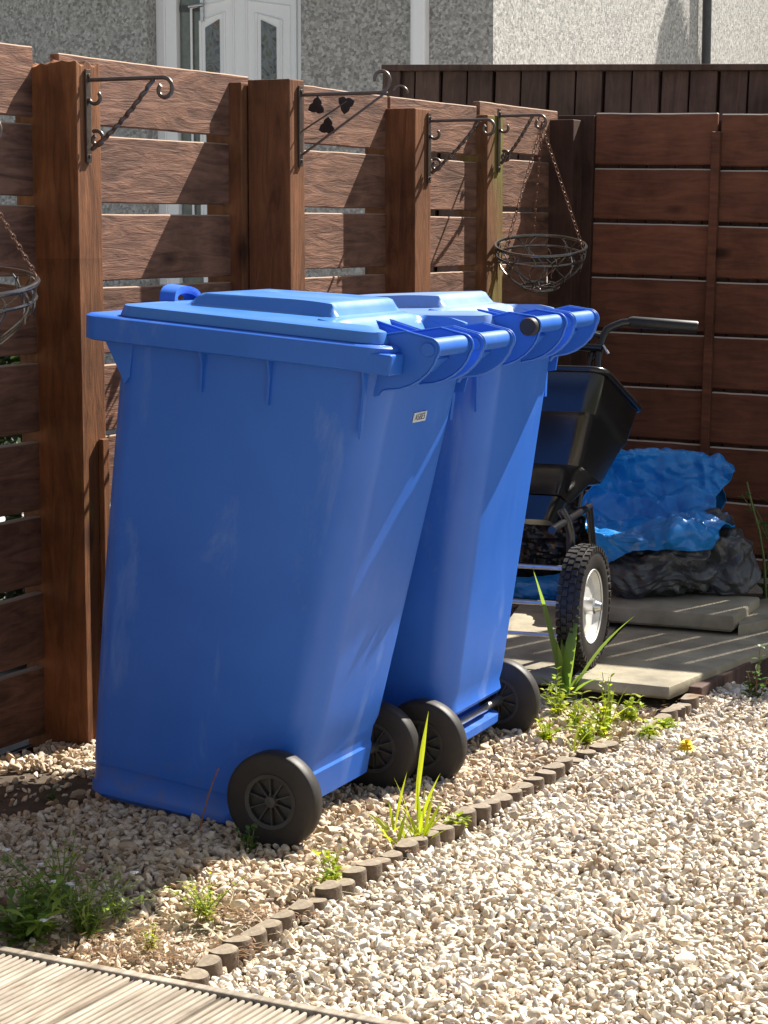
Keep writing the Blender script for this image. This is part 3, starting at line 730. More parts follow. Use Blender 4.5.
        if abs(y) > .1 or True:
            s = -1 if y < .03 else 1
            mb = MB(); mb.lathe([(0, y-.010), (.013, y-.010), (.014, y-.008), (.014, y), (0, y)], (XK, 0, ZK), 'y', 20); mb.build('hinge_pin', M['blue'], lug, smooth=40)
    for a, c in ((-WK, -.030), (.036, WK)):
        mb = MB(); mb.tube([(XK-.003, a+.004, ZK+.002), (XK-.003, c-.004, ZK+.002)], .0190, 20, caps=True); mb.build('handle_bar', M['blue'], o, smooth=50)
        mb = MB(); mb.prism([(.32, ZR1-.012), (.395, ZR1-.008), (.425, ZK-.03), (.421, ZK-.024), (.39, ZR1-.002), (.32, ZR1-.004)], a+.004, c-.004); mb.build('back_web', M['blue'], o, smooth=40)
    mb = MB(); mb.prism([(.28, ZR1-.005), (.371, ZR1-.005), (.361, ZR1-.075), (.31, ZR1-.085)], .236, .242); mb.build('rear_gusset', M['blue'], o)
    # axle and wheels
    mb = MB(); mb.tube([(.238, -.262, .120), (.238, .262, .120)], .0095, 14); mb.build('axle', M['steel'], o, smooth=50)
    for s in (-1, 1):
        wl = empty_part('wheel', o, (.232, s*.2585, .116))
        mb = MB(); r = .1035
        mb.lathe([(.058, -.0205), (.094, -.0225), (.1005, -.0205), (r, -.0165), (r+.0006, 0), (r, .0165), (.1005, .0205), (.094, .0225), (.058, .0205), (.060, 0)], axis='y', seg=56)
        mb.build('tyre', M['rubber'], wl, smooth=40)
        mb = MB(); mb.lathe([(.050, -.021), (.059, -.023), (.0605, -.012), (.0605, .012), (.059, .023), (.050, .021), (.052, .010), (.052, -.010)], axis='y', seg=40)
        mb.lathe([(0, -.006), (.0525, -.006), (.0525, .006), (0, .006)], axis='y', seg=30)
        mb.lathe([(0, -.024), (.012, -.023), (.015, -.015), (.015, .015), (.012, .023), (0, .024)], axis='y', seg=20)
        for k in range(10):
            a = 2*math.pi*k/10+.16; Mx = Matrix.Rotation(a, 4, 'Y'); mb.box(.012, .052, -.019, .019, -.0016, .0016, Mx)
        mb.build('hub', M['hub'], wl, smooth=30)
    return o
def empty_part(name, parent, loc):
    # a part that only gathers its own pieces
    o = bpy.data.objects.new(name, None); COL.objects.link(o); o.parent = parent; o.location = loc; o.empty_display_size = .05; return o
BIN1 = ((-.346, 4.752, 0.0), (0, R(6.4), -R(24)))
BIN2 = ((-.022, 5.267, -.027), (0, R(1.2), -R(23.2)))
b1 = make_bin('front blue wheelie bin, nearest the camera, with a small white sticker', *BIN1)
b2 = copy_tree(b1); b2.location, b2.rotation_euler = BIN2
for ch in list(b2.children):
    if ch.name.startswith('body'): bpy.data.objects.remove(ch)
    elif ch.name.startswith('lid'):
        ch.data = ch.data.copy(); ch.data.materials[0] = M['glare_lid']
make_body(b2, True)
b2['label'] = 'rear blue wheelie bin with a lid coloured pale for sun glare, half hidden behind the front one'
mb = MB(); mb.lathe([(0, -.026), (.0185, -.026), (.0205, -.023), (.0205, 0), (0, 0)], (XK, -WK, ZK), 'y', 24); mb.build('handle_end', M['rubber'], b2, smooth=40)
# sticker on the back of the front bin
zs = .925; xs_ = .248+.122*zs/1.02+.0015
st = MB(); w = .034; ang = math.atan(.122/1.02)
Ms = Matrix.Translation((xs_, .0, zs)) @ Matrix.Rotation(ang, 4, 'Y')
st.box(-.0006, .0010, -w, w, -.0105, .0105, Ms); stk = st.build('sticker', M['sticker'], b1)
cu = bpy.data.curves.new('txt', 'FONT'); cu.body = 'ASBE5'; cu.size = .020; cu.align_x = 'CENTER'; cu.align_y = 'CENTER'; cu.extrude = .0002
to = bpy.data.objects.new('txt', cu); COL.objects.link(to); bpy.context.view_layer.update()
me = bpy.data.meshes.new_from_object(to); bpy.data.objects.remove(to); me.materials.append(M['ink'])
tx = bpy.data.objects.new('lettering', me); COL.objects.link(tx); tx.parent = stk
tx.matrix_local = Ms @ Matrix.Translation((.0014, 0, 0)) @ Matrix(((0, 0, 1, 0), (1, 0, 0, 0), (0, 1, 0, 0), (0, 0, 0, 1)))

# ------------------------------------------------------------ lawn spreader
wc = ground(585, 667, .065); SY = R(21)
sp = empty('lawn_spreader', wc, (0, 0, -SY)); tag(sp, 'black wheeled lawn spreader with a white rimmed tyre behind the rear bin', 'lawn spreader')
def wheel(x):
    wl = empty_part('wheel', sp, (x, 0, .172)); r = .172
    mb = MB(); mb.lathe([(.098, -.022), (.125, -.032), (.150, -.030), (.163, -.022), (.166, 0), (.163, .022), (.150, .030), (.125, .032), (.098, .022), (.100, 0)], axis='x', seg=64)
    for k in range(44):
        a = 2*math.pi*k/44
        for j, (xx, da) in enumerate(((-.026, 0), (-.009, .5), (.009, 0), (.026, .5))):
            Mx = Matrix.Rotation(a+da*2*math.pi/44, 4, 'X') @ Matrix.Translation((xx, 0, .164 if abs(xx) < .02 else .158)); mb.box(-.0068, .0068, -.0075, .0075, -.006, .008, Mx)
    mb.build('tyre', M['rubber'], wl, smooth=35)
    mb = MB(); mb.lathe([(.0, .004), (.030, .004), (.050, .010), (.085, .006), (.099, .022), (.102, .026), (.104, .022), (.100, 0), (.1, -.024), (.08, -.01), (0, -.01)], axis='x', seg=48)
    mb.build('rim', M['white_rim'], wl, smooth=40)
    mb = MB(); mb.lathe([(0, .004), (.024, .004), (.022, .030), (.016, .034), (.010, .050), (0, .050)], axis='x', seg=20); mb.build('hub', M['steel'], wl, smooth=35)
wheel(-.005); wheel(-.50)
# hopper, tipped back on to its handle stand
hp = Matrix.Translation((-.002, .12, .555)) @ Matrix.Rotation(-R(19), 4, 'X')
def hl(z, x0, x1, y0, y1, r=.045): return [hp @ v for v in rrect(x0, x1, y0, y1, r, z, 6)]
mb = MB(); xr = .0
mb.loft([hl(-.09, -.27, -.10, .02, .14, .03), hl(-.03, -.30, -.06, -.03, .18), hl(-.02, -.335, -.035, -.06, .21), hl(.10, -.405, .002, -.125, .262), hl(.112, -.42, .012, -.14, .27), hl(.215, -.44, .030, -.165, .285), hl(.225, -.44, .030, -.165, .285)], True, False)
hop = mb.build('hopper', M['black'], sp, smooth=35)
mb = MB(); 
for (e, z) in ((.006, .226),): mb.tube([tuple(v) for v in hl(z, -.446, .036, -.171, .291)], .0085, 8, closed=True)
mb.build('hopper_rim', M['black'], hop, smooth=60)
mb = MB(); mb.loft([hl(.2205, -.436, .026, -.161, .281), hl(.232, -.36, -.04, -.09, .21, .05)], False, True); mb.build('hopper_cover', M['black'], hop, smooth=40)
mb = MB(); P_ = lambda x, y, z: hp @ Vector((x, y, z))
mb.loft([hl(-.16, -.23, -.14, .04, .12, .02), hl(-.092, -.255, -.115, .03, .13, .02)], True, True); mb.build('gearbox', M['black'], hop, smooth=40)
# frame
mb = MB()
for x in (-.055, -.42):
    mb.tube([(x-.01, -.03, .44), (x+.005, -.02, .41), (x+.012, -.01, .37), (x+.01, 0, .30), (x+.01, 0, .172)], .0125, 10)
    mb.tube([(x, -.15, .40), (x, .22, .42), (x, .30, .20), (x, .32, .02)], .011, 10)
mb.build('frame', M['frame_black'], sp, smooth=50)
mb = MB(); mb.tube([(-.50, 0, .172), (.03, 0, .172)], .0075, 10); mb.build('axle', M['steel'], sp, smooth=50)
mb = MB(); mb.tube([(-.42, .02, .27), (-.05, .02, .27)], .0075, 10); mb.build('cross_bar', M['steel'], sp, smooth=50)
mb = MB(); mb.tube([(-.42, .02, .078), (-.05, .02, .078)], .0065, 10); mb.build('cross_bar', M['steel'], sp, smooth=50)
# handle
gz = PD(620, 327, wc.y+.62)
def loc(p): return sp.matrix_world.inverted() @ p
bpy.context.view_layer.update()
h0 = loc(PD(597, 374, wc.y+.46)); h1 = loc(PD(599, 352, wc.y+.50)); h2 = loc(PD(603, 337, wc.y+.52)); h3 = loc(PD(614, 326, wc.y+.53)); h4 = loc(PD(631, 322, wc.y+.53)); h5 = loc(PD(698, 327, wc.y+.50))
mb = MB(); low = Vector((h0.x-.02, h0.y-.12, .40)); mb.tube([low, h0, h1, h1.lerp(h2, .5)+Vector((-.002, 0, 0)), h2, h2.lerp(h3, .5)+Vector((-.005, 0, .006)), h3, h3.lerp(h4, .5)+Vector((0, 0, .004)), h4, h4.lerp(h5, .95)], .0115, 12)
mb.tube([low+Vector((-.04, 0, 0)), h0+Vector((-.03, 0, 0)), h1+Vector((-.02, 0, 0))], .007, 8); mb.build('handle_pole', M['frame_black'], sp, smooth=60)
mb = MB(); mb.tube([h4.lerp(h3, .1), h4.lerp(h5, .02), h5.lerp(h4, .02), h5], [.0150, .0172, .0172, .0150], 16); mb.build('grip', M['foam'], sp, smooth=50)
mb = MB(); mb.tube([h2, h2+Vector((-.05, 0, .012)), h2+Vector((-.12, 0, -.01)), h2+Vector((-.30, 0, -.01))], .0085, 10); mb.tube([h2+Vector((-.14, 0, -.01)), h2+Vector((-.38, 0, -.01))], .0165, 14); mb.build('grip', M['foam'], sp, smooth=50)
mb = MB(); mb.tube([h1+Vector((-.09, 0, .015)), h1+Vector((.01, 0, .010))], .014, 10); mb.tube([h1+Vector((0, 0, .0)), h1+Vector((-.03, -.02, -.04)), h1+Vector((-.035, -.02, -.075))], .005, 8)
mb.build('lever', M['black'], sp, smooth=50)
mb = MB(); mb.tube([h1+Vector((.012, 0, .02)), h1+Vector((.028, 0, -.005))], .005, 8); mb.build('clamp', M['steel'], sp, smooth=50)

# ------------------------------------------------------------ crumpled sheets and sacks
_fr = random.Random(21); FOLD = []
for k in range(11):
    d_ = Vector((_fr.gauss(0, 1), _fr.gauss(0, .7), _fr.gauss(0, 1))).normalized(); f_ = .55*1.27**k; FOLD.append((d_, f_, _fr.random(), 1/f_**.62))
def ridged(p, s, o=4):
    # planar facets that meet in sharp creases
    w = Vector((noise.noise(p*4.5), noise.noise(p*4.5+Vector((7, 3, 1))), noise.noise(p*4.5+Vector((2, 8, 5)))))*.045
    q = p+w; v = 0; tot = 0
    for d_, f_, ph, a in FOLD:
        t = (q.dot(d_)*s*f_+ph) % 1.0; v += a*(abs(t*2-1)); tot += a
    return .5+(v/tot-.5)*2.2
def cr(p0, p1, p2, p3, t):
    return .5*((2*p1)+(p2-p0)*t+(2*p0-5*p1+4*p2-p3)*t*t+(3*p1-p0-3*p2+p3)*t**3)
def gridsurf(rows, nu, nv):
    def curve(P, t):
        n = len(P)-1; x = min(t*n, n-1e-6); i = int(x); f = x-i
        return cr(P[max(i-1, 0)], P[i], P[i+1], P[min(i+2, n)], f)
    out = []
    for j in range(nv+1):
        v = j/nv; out.append([curve([curve(r, u/nu) for r in rows], v) for u in range(nu+1)])
    return out
def crumple_sheet(name, rows, mat, parent, amp, scale, nu=130, nv=150, thick=.003):
    Gd = gridsurf(rows, nu, nv); vs = []; o0 = rows[0][0].copy()
    for j in range(nv+1):
        for i in range(nu+1):
            p = Gd[j][i]; a = Gd[j][min(i+1, nu)]-Gd[j][max(i-1, 0)]; b = Gd[min(j+1, nv)][i]-Gd[max(j-1, 0)][i]
            n = a.cross(b); n = n.normalized() if n.length > 1e-9 else Vector((0, -1, 0))
            w = Vector((noise.noise(p*9), noise.noise(p*9+Vector((5, 5, 5))), noise.noise(p*9+Vector((9, 1, 4)))))*.05
            h = ridged(p+w, scale, 4); e = min(1, 4*min(j, nv-j)/nv+.35)
            vs.append(p+n*amp*(h-.5)+w*.12)
    fs = [(j*(nu+1)+i, j*(nu+1)+i+1, (j+1)*(nu+1)+i+1, (j+1)*(nu+1)+i) for j in range(nv) for i in range(nu)]
    mb = MB(); mb.add([v-(parent.location if parent else Vector()) for v in vs], fs)
    ob = mb.build(name, mat, parent, smooth=16)
    s = ob.modifiers.new('solid', 'SOLIDIFY'); s.thickness = thick; s.offset = 0
    return ob
def crumple_blob(name, c, r, mat, parent, amp, scale, seed=0, sq=2.6, flat=.0):
    bm = bmesh.new(); bmesh.ops.create_icosphere(bm, subdivisions=6, radius=1)
    for v in bm.verts:
        d = v.co.normalized(); k = (abs(d.x)**sq+abs(d.y)**sq+abs(d.z)**sq)**(-1/sq)
        p = Vector((d.x*r[0], d.y*r[1], d.z*r[2]))*k; q = p+Vector((seed, seed*2, 0))
        w = Vector((noise.noise(q*8), noise.noise(q*8+Vector((5, 5, 5))), noise.noise(q*8+Vector((9, 1, 4)))))*.05
        p += d*(amp*(ridged(q+w, scale, 5)-.5)+.10*noise.noise(q*3.3)*min(r)); 
        p.z = max(p.z, -r[2]*.96+.004*noise.noise(q*20))
        v.co = p+c-(parent.location if parent else Vector())
    me = bpy.data.meshes.new(name); bm.to_mesh(me); bm.free(); me.materials.append(mat)
    me.polygons.foreach_set('use_smooth', [True]*len(me.polygons)); me.set_sharp_from_angle(angle=R(16))
    o = bpy.data.objects.new(name, me); COL.objects.link(o); o.parent = parent; return o
bag = empty('tarpaulin_bag', ground(662, 600, .125)+Vector((0, .22, 0))); tag(bag, 'crumpled blue lined dark grey tarpaulin bag slumped on the raised slab', 'tarpaulin bag')
rows = [[PD(x, y, Y) for x, y, Y in r] for r in [
 [(606, 563, 6.72), (634, 553, 6.66), (666, 549, 6.64), (700, 550, 6.66), (711, 549, 6.70)],
 [(590, 531, 6.74), (630, 540, 6.66), (666, 534, 6.64), (702, 529, 6.66), (718, 530, 6.72)],
 [(589, 527, 6.82), (628, 533, 6.74), (666, 527, 6.72), (702, 518, 6.74), (736, 519, 6.80)],
 [(585, 520, 6.95), (625, 530, 6.98), (662, 528, 6.98), (698, 512, 6.98), (722, 515, 7.0)],
 [(584, 497, 7.08), (622, 506, 7.14), (658, 505, 7.16), (690, 500, 7.14), (714, 506, 7.12)],
 [(600, 472, 7.12), (630, 478, 7.20), (662, 478, 7.22), (698, 480, 7.20), (722, 489, 7.16)],
 [(618, 451, 7.14), (645, 453, 7.22), (680, 459, 7.24), (712, 463, 7.22), (735, 471, 7.16)],
 [(622, 462, 7.24), (650, 466, 7.32), (680, 470, 7.34), (708, 474, 7.32), (728, 482, 7.26)],
 [(620, 520, 7.30), (650, 520, 7.38), (680, 522, 7.40), (700, 524, 7.38), (718, 530, 7.32)]]]
crumple_sheet('blue_lining', rows, M['tarp'], bag, .066, 5.0)
c = ground(664, 600, .125)
crumple_blob('grey_base', Vector((c.x+.00, c.y+.20, .205)), (.200, .20, .085), M['sack'], bag, .070, 6, 2)
crumple_blob('grey_fold', Vector((c.x+.205, c.y+.20, .225)), (.075, .14, .10), M['sack'], bag, .08, 6, 9)
crumple_blob('grey_fold', Vector((c.x+.16, c.y+.26, .30)), (.10, .10, .06), M['sack'], bag, .08, 6, 5)
q = ground(545, 602, .06); bb = crumple_blob('bin_bag', Vector((q.x+.0, q.y+.42, .22)), (.22, .14, .19), M['binbag'], None, .07, 7, 12); tag(bb, 'crumpled black plastic sack behind the spreader frame', 'sack')
q2 = Vector((q.x+.01, q.y+.12, .085)); bt = crumple_blob('tarpaulin_scrap', q2, (.20, .09, .035), M['tarp'], None, .03, 8, 15); tag(bt, 'flat folded piece of blue tarpaulin under the spreader', 'tarpaulin')

# ------------------------------------------------------------ house beyond the fence
hc = PD(493, 60, 12.6); ho = empty('pebbledashed_house', (hc.x, hc.y, 0), GR); tag(ho, 'grey pebbledashed house with a white front door beyond the fence', 'house')
def fac(px, py):
    p = onplane(px, py, Vector((hc.x, hc.y, 0)), D) - Vector((hc.x, hc.y, 0)); return p.dot(N), p.z
def fx(px): return fac(px, 50)[0]
dl, dr = fx(147), fx(301)
mb = MB(); EV = 3.25; mb.box(dr, 0, 0, .25, -.05, EV); mb.box(-7, dl, 0, .25, -.05, EV); mb.box(dl, dr, 0, .25, 2.95, EV)
mb.prism([(.251, -.05), (7, -.05), (7, EV), (3.5, 5.0), (.251, EV+.12)], -.25, 0, 'x'); mb.box(-7, -.25, 6.75, 7, -.05, EV); mb.prism([(.251, -.05), (6.749, -.05), (6.749, EV), (3.5, 5.0), (.251, EV+.12)], -7, -6.75, 'x')
mb.build('wall', M['dash'], ho)
mb = MB(); mb.prism([(-.25, EV-.10), (3.5, 5.01), (7.25, EV-.10), (7.25, EV-.02), (3.5, 5.12), (-.25, EV-.02)], -7.2, .2, 'x'); mb.build('roof', M['roof'], ho)
mb = MB(); f1 = fx(168); f2 = fx(283)
mb.box(dl+.002, f1, .10, .18, 0, 2.9); mb.box(f2, dr-.002, .10, .18, 0, 2.9); mb.box(f1, f2, .10, .18, 2.82, 2.9)
mb.box(dl+.06, dl+.075, .088, .10, 0, 2.9); mb.box(f2+.03, f2+.045, .088, .10, 0, 2.9); mb.build('door_frame', M['upvc'], ho, bevel=.006)
s0, s1 = fx(169), fx(190); mb = MB(); mb.box(s0, s1, .14, .17, 0, 2.82); mb.build('sidelight', M['sidelight_pane'], ho)
mb = MB(); zz = fac(180, 8)[1]; mb.box(s0, s1, .132, .14, zz-.01, zz+.03); mb.build('glazing_bar', M['darkpipe'], ho)
mb = MB(); d0, d1 = s1, f2-.001; mb.box(d0, d1, .13, .17, .05, 2.80); door = mb.build('door', M['upvc'], ho, bevel=.004)
for (a, b, hi, lo_) in ((195, 209, 'r', 0), (251, 266, 'l', 0)):
    xa, xb_ = fx(a), fx(b); zt1 = fac(a, 18)[1]; zt2 = fac(a, 26)[1]
    zl, zr_ = (zt2, zt1) if hi == 'r' else (zt1, zt2)
    out = lambda e: [(xa-e, 1.2-e), (xb_+e, 1.2-e), (xb_+e, zr_+e*1.2), (xa-e, zl+e*1.2)]
    mb = MB(); mb.prism(out(.0), .124, .1295); mb.build('pane', M['glass'], door)
    for e, t in ((.035, .010), (.10, .008)):
        mb = MB(); P0 = out(e); mb.tube([(x, .127, z) for x, z in P0], t, 6, closed=True); mb.build('moulding', M['upvc'], door)
mb = MB(); xx = fx(195); zz = fac(190, 3)[1]; mb.box(fx(191), fx(194), .112, .13, zz-.10, zz+.10); mb.tube([(xx, .10, zz), (xx-.10, .095, zz-.01)], .010, 8); mb.build('handle', M['steel'], door)
mb = MB(); mb.box(fx(412), fx(417), -.03, -.001, 0, 3.1); mb.box(fx(417), fx(430), -.075, -.001, 0, 3.1); mb.build('corner_trim', M['upvc'], ho, bevel=.01)
gp = onplane(700, 30, Vector((hc.x, hc.y, 0)), N); gl = (gp-Vector((hc.x, hc.y, 0))).dot(D)
mb = MB(); mb.tube([(.05, gl, 0), (.05, gl, 3.6)], .034, 12); mb.build('drainpipe', M['darkpipe'], ho, smooth=50)
mb = MB(); mb.tube([(fx(109), -.05, fac(109, -2)[1]), (fx(109), -.05, fac(109, -10)[1])], .03, 10); mb.tube([(fx(317), -.05, fac(317, -1)[1]), (fx(317), -.05, fac(317, -10)[1])], .03, 10); mb.build('wall_bracket', M['darkpipe'], ho)

# ------------------------------------------------------------ plants
def leaf(mb, base, dirn, length, width, up=Vector((0, 0, 1)), bend=.3, mi=0, n=5, fold=.15):
    d = dirn.normalized(); s = d.cross(up)
    if s.length < 1e-3: s = Vector((1, 0, 0))
    s.normalize(); nn = s.cross(d).normalized(); vs = []
    for i in range(n+1):
        t = i/n; w = width*.5*(math.sin(math.pi*min(1, t*.93+.07))**.8)*(1.0-.15*t); 
        if i == n: w = width*.02
        c = base+d*length*t-up*bend*length*t*t
        vs += [c-s*w+nn*w*fold, c, c+s*w+nn*w*fold]
    fs = []
    for i in range(n):
        a = i*3; fs += [(a, a+1, a+4, a+3), (a+1, a+2, a+5, a+4)]
    mb.add(vs, fs, mi)
def blade(mb, base, az, length, width, lean, curl, n=10):
    p = base.copy(); vs = []; el = R(90)-lean; h = Vector((math.cos(az), math.sin(az), 0)); tw = random.uniform(.5, 1.3)*random.choice((-1, 1)); s = Vector((-math.sin(az+tw), math.cos(az+tw), 0))
    for i in range(n+1):
        t = i/n; w = width*.5*min(1, (1-t)*2.6+.03)*(.55+.45*min(1, t*3)); nn = (h*math.sin(el)-Vector((0, 0, 1))*math.cos(el))
        vs += [p-s*w-nn*w*.35, p.copy(), p+s*w-nn*w*.35]
        p += (h*math.cos(el)+Vector((0, 0, 1))*math.sin(el))*length/n; el -= curl/n
    fs = []
    for i in range(n): a = i*3; fs += [(a, a+1, a+4, a+3), (a+1, a+2, a+5, a+4)]
    mb.add(vs, fs)
def strap_plant(name, loc, blades, label, cat, mat, group=None):
    o = empty(name, loc); tag(o, label, cat, group); mb = MB()
    for az, l, w, lean, curl in blades: blade(mb, Vector((random.uniform(-.012, .012), random.uniform(-.012, .012), -.01)), R(az), l, w, R(lean), R(curl))
    mb.build('blades', mat, o, smooth=60); return o
def weed(name, loc, label, cat, stems, h, ll, lw, mat, stemmat, spread=.6, seed=1, pairs=5, flowers=None, group=None):
    rnd = random.Random(seed); o = empty(name, loc); tag(o, label, cat, group); lf = MB(); stb = MB(); fl_ = MB(); tips = []
    for s in range(stems):
        az = rnd.uniform(0, 6.28); tilt = rnd.uniform(.05, spread); hh = h*rnd.uniform(.55, 1.05)
        b = Vector((rnd.uniform(-1, 1)*h*.12, rnd.uniform(-1, 1)*h*.12, -.01)); pts = []
        for i in range(6): t = i/5; pts.append(b+Vector((math.cos(az)*tilt*hh*t**1.4, math.sin(az)*tilt*hh*t**1.4, hh*t*(1-.25*tilt*t))))
        stb.tube(pts, [.0018*(1-.6*i/5)*(h/.12)**.5 for i in range(6)], 5)
        for k in range(pairs):
            t = .12+.85*k/(pairs-1) if pairs > 1 else 1; x = t*5; i = min(int(x), 4); c = pts[i].lerp(pts[i+1], x-i)
            for q in range(2):
                a = az+k*1.9+q*math.pi+rnd.uniform(-.4, .4); el = rnd.uniform(.1, .9)
                leaf(lf, c, Vector((math.cos(a)*math.cos(el), math.sin(a)*math.cos(el), math.sin(el))), ll*rnd.uniform(.6, 1.15)*(1.1-.5*t), lw*rnd.uniform(.7, 1.1)*(1.1-.4*t), bend=rnd.uniform(.1, .5))
        tips.append(pts[-1])
    stb.build('stems', stemmat, o, smooth=60); lf.build('leaves', mat, o, smooth=60)
    if flowers:
        for c in (flowers if isinstance(flowers, list) else tips[:flowers]):
            f = MB(); c = Vector(c)+Vector((0, 0, .006))
            for k in range(8):
                a = k*math.pi/4; leaf(f, c, Vector((math.cos(a), math.sin(a), .5)), .011, .006, n=3)
            f.lathe([(0, -.001), (.003, -.001), (.003, .003), (0, .004)], c, 'z', 8); f.build('flower', M['petal_w'], o)
    return o
gz_ = lambda x, y: ground(x, y, .005)
strap_plant('strap_leaf_plant', gz_(566, 700), [(180, .38, .027, 9, 8), (5, .28, .030, 5, 4), (5, .30, .024, 24, 28), (185, .20, .018, 4, 20), (300, .17, .016, 20, 60), (250, .20, .016, 8, 30), (90, .24, .02, 5, 10), (340, .14, .014, 30, 50), (200, .13, .014, 25, 50)],
            'tall upright strap leaved plant in front of the spreader wheel', 'plant', M['leaf_mid'])
strap_plant('grass_tuft', gz_(572, 757), [(30, .11, .013, 25, 40), (70, .10, .010, 20, 30), (0, .09, .008, 50, 40), (120, .07, .008, 20, 40)], 'broad bladed bright grass tuft at the end of the log edging', 'grass tuft', M['leaf'], 'weeds along the edging')
strap_plant('grass_tuft', gz_(392, 828), [(60, .13, .011, 20, 10), (75, .08, .009, 10, 30), (170, .07, .008, 30, 40), (150, .06, .009, 40, 40), (110, .07, .008, 15, 30), (0, .05, .007, 40, 60), (200, .05, .007, 60, 50)], 'small bright tuft left of the reddish stemmed weed by the bin wheels', 'grass tuft', M['leaf'], 'weeds along the edging')
for px, py, lab, n_, h_ in [(548, 742, 'yellow green weed between the rear bin wheel and the end of the log edging', 6, .09), (628, 722, 'bright weed sprawling below the front corner of the sunlit slab', 9, .08), (586, 744, 'dense low weed just above the log edging near the strap leaved plant', 9, .08), (668, 730, 'small bright weed right of the short log stakes', 5, .05), (556, 712, 'leafy weed touching the rear bin wheel by the strap leaved plant', 7, .14), (455, 826, 'tiny green sprig on the logs below the rear bin wheels', 4, .04)]:
    weed('leafy_weed', gz_(px, py), lab, 'weed', n_, h_, .042, .016, M['leaf'], M['stem'] if n_ % 2 else M['redstem'], 1.0, px, 5, group='weeds along the edging')
strap_plant('grass_tuft', gz_(608, 728), [(a, l, .012, ln, 25) for a, l, ln in ((20, .13, 12), (60, .12, 18), (0, .10, 35), (110, .11, 15), (150, .10, 28), (190, .12, 30), (90, .14, 8))], 'bright upright grass tuft against the slab front', 'grass tuft', M['leaf'], 'weeds along the edging')
strap_plant('grass_tuft', gz_(400, 846), [(a, l, .009, ln, 30) for a, l, ln in ((20, .08, 20), (60, .09, 12), (0, .07, 40), (110, .08, 18), (150, .09, 30), (190, .07, 40))], 'short yellow green tuft on the near side of the logs below the bin wheels', 'grass tuft', M['leaf'], 'weeds along the edging')
strap_plant('tall_grass', gz_(412, 806), [(50, .22, .011, 9, 5)], 'single tall blade of grass in front of the middle bin wheels', 'grass blade', M['leaf'])
strap_plant('reddish_weed', gz_(418, 842), [(a, l, .008, ln, 20) for a, l, ln in ((85, .17, 4), (20, .16, 10), (150, .15, 12), (80, .13, 8), (40, .11, 22), (10, .10, 35), (100, .12, 10), (140, .10, 25), (60, .12, 14), (350, .07, 45), (170, .07, 35), (30, .09, 40), (20, .12, 25), (120, .09, 30))], 'spiky yellow green weed rising over the log edging near the bin wheels', 'weed', M['leaf'], 'weeds along the edging')
weed('leafy_weed', gz_(334, 884), 'leafy green weed against the log edging below the front bin wheel', 'weed', 7, .075, .045, .014, M['leaf'], M['stem'], .9, 3, 4, group='weeds along the edging')
weed('leafy_weed', gz_(425, 838), 'low yellow leaved sprig on the log edging', 'weed', 4, .04, .024, .010, M['leaf'], M['redstem'], .9, 4, 3, group='weeds along the edging')
weed('leafy_weed', gz_(600, 735), 'bushy yellow green weed in front of the sunlit slab', 'weed', 6, .13, .045, .016, M['leaf'], M['redstem'], .7, 5, 5, group='weeds along the edging')
weed('leafy_weed', gz_(575, 722), 'pale leafy weed at the foot of the strap leaved plant', 'weed', 6, .09, .042, .018, M['leaf'], M['stem'], .9, 6, 4, group='weeds along the edging')
weed('leafy_weed', gz_(645, 738), 'low spreading green weed beside the short log stakes', 'weed', 7, .06, .038, .017, M['leaf'], M['stem'], 1.2, 8, 4, group='weeds along the edging')
weed('leafy_weed', gz_(612, 722), 'upright single stemmed weed against the slab front', 'weed', 2, .16, .04, .013, M['leaf'], M['stem'], .2, 28, 6, group='weeds along the edging')
weed('round_leaved_weed', gz_(248, 846), 'small round leaved weed touching the front bin wheel', 'weed', 5, .06, .030, .020, M['leaf_dark'], M['stem'], .9, 10, 3)
weed('creeping_weed', gz_(205, 915), 'pale lacy weed in the sun left of the log edging', 'weed', 16, .085, .020, .008, M['leaf'], M['stem'], 1.3, 12, 6)
weed('creeping_weed', gz_(150, 945), 'sparse olive weed close to the decking edge', 'weed', 9, .05, .018, .006, M['leaf'], M['redstem'], 1.5, 13, 5)
weed('leafy_clump', gz_(28, 940), 'broad leaved green clump with small white flowers by the decking', 'weed', 17, .13, .070, .020, M['leaf_mid'], M['stem'], .9, 14, 5, flowers=4)
weed('leafy_clump', gz_(88, 932), 'fine leaved dark clump right of the broad leaved one', 'weed', 30, .12, .030, .008, M['leaf_mid'], M['stem'], 1.1, 16, 7, flowers=2)
weed('leafy_clump', gz_(60, 905), 'thin straggling green stems behind the white flowered clump', 'weed', 14, .15, .035, .009, M['leaf_mid'], M['stem'], 1.0, 33, 6, flowers=2)
weed('leafy_clump', gz_(120, 915), 'loose sparse weed right of the clumps in the shade edge', 'weed', 9, .11, .028, .008, M['leaf_mid'], M['stem'], 1.2, 34, 5)
weed('leafy_clump', gz_(-28, 930), 'shaded weed clump cut by the left edge', 'weed', 14, .15, .05, .018, M['leaf_dark'], M['stem'], .9, 17, 5)
weed('seedling', gz_(52, 796), 'tiny seedlings in the bare soil by the first post', 'weed', 6, .035, .018, .008, M['leaf_dark'], M['stem'], .9, 18, 3)
weed('leafy_weed', gz_(752, 700), 'green weed growing from the dark edging board at the right edge', 'weed', 7, .16, .04, .018, M['leaf_dark'], M['redstem'], .6, 20, 5, group='weeds along the edging')
weed('garden_shrub', ground(778, 600, .02), 'leafy plant at the right edge in front of the fence', 'plant', 12, .45, .075, .03, M['leaf_dark'], M['stem'], .7, 21, 7)
o = empty('arching_stem', ground(758, 606, .02)); tag(o, 'long bare green stem leaning against the right fence', 'plant stem'); mb = MB()
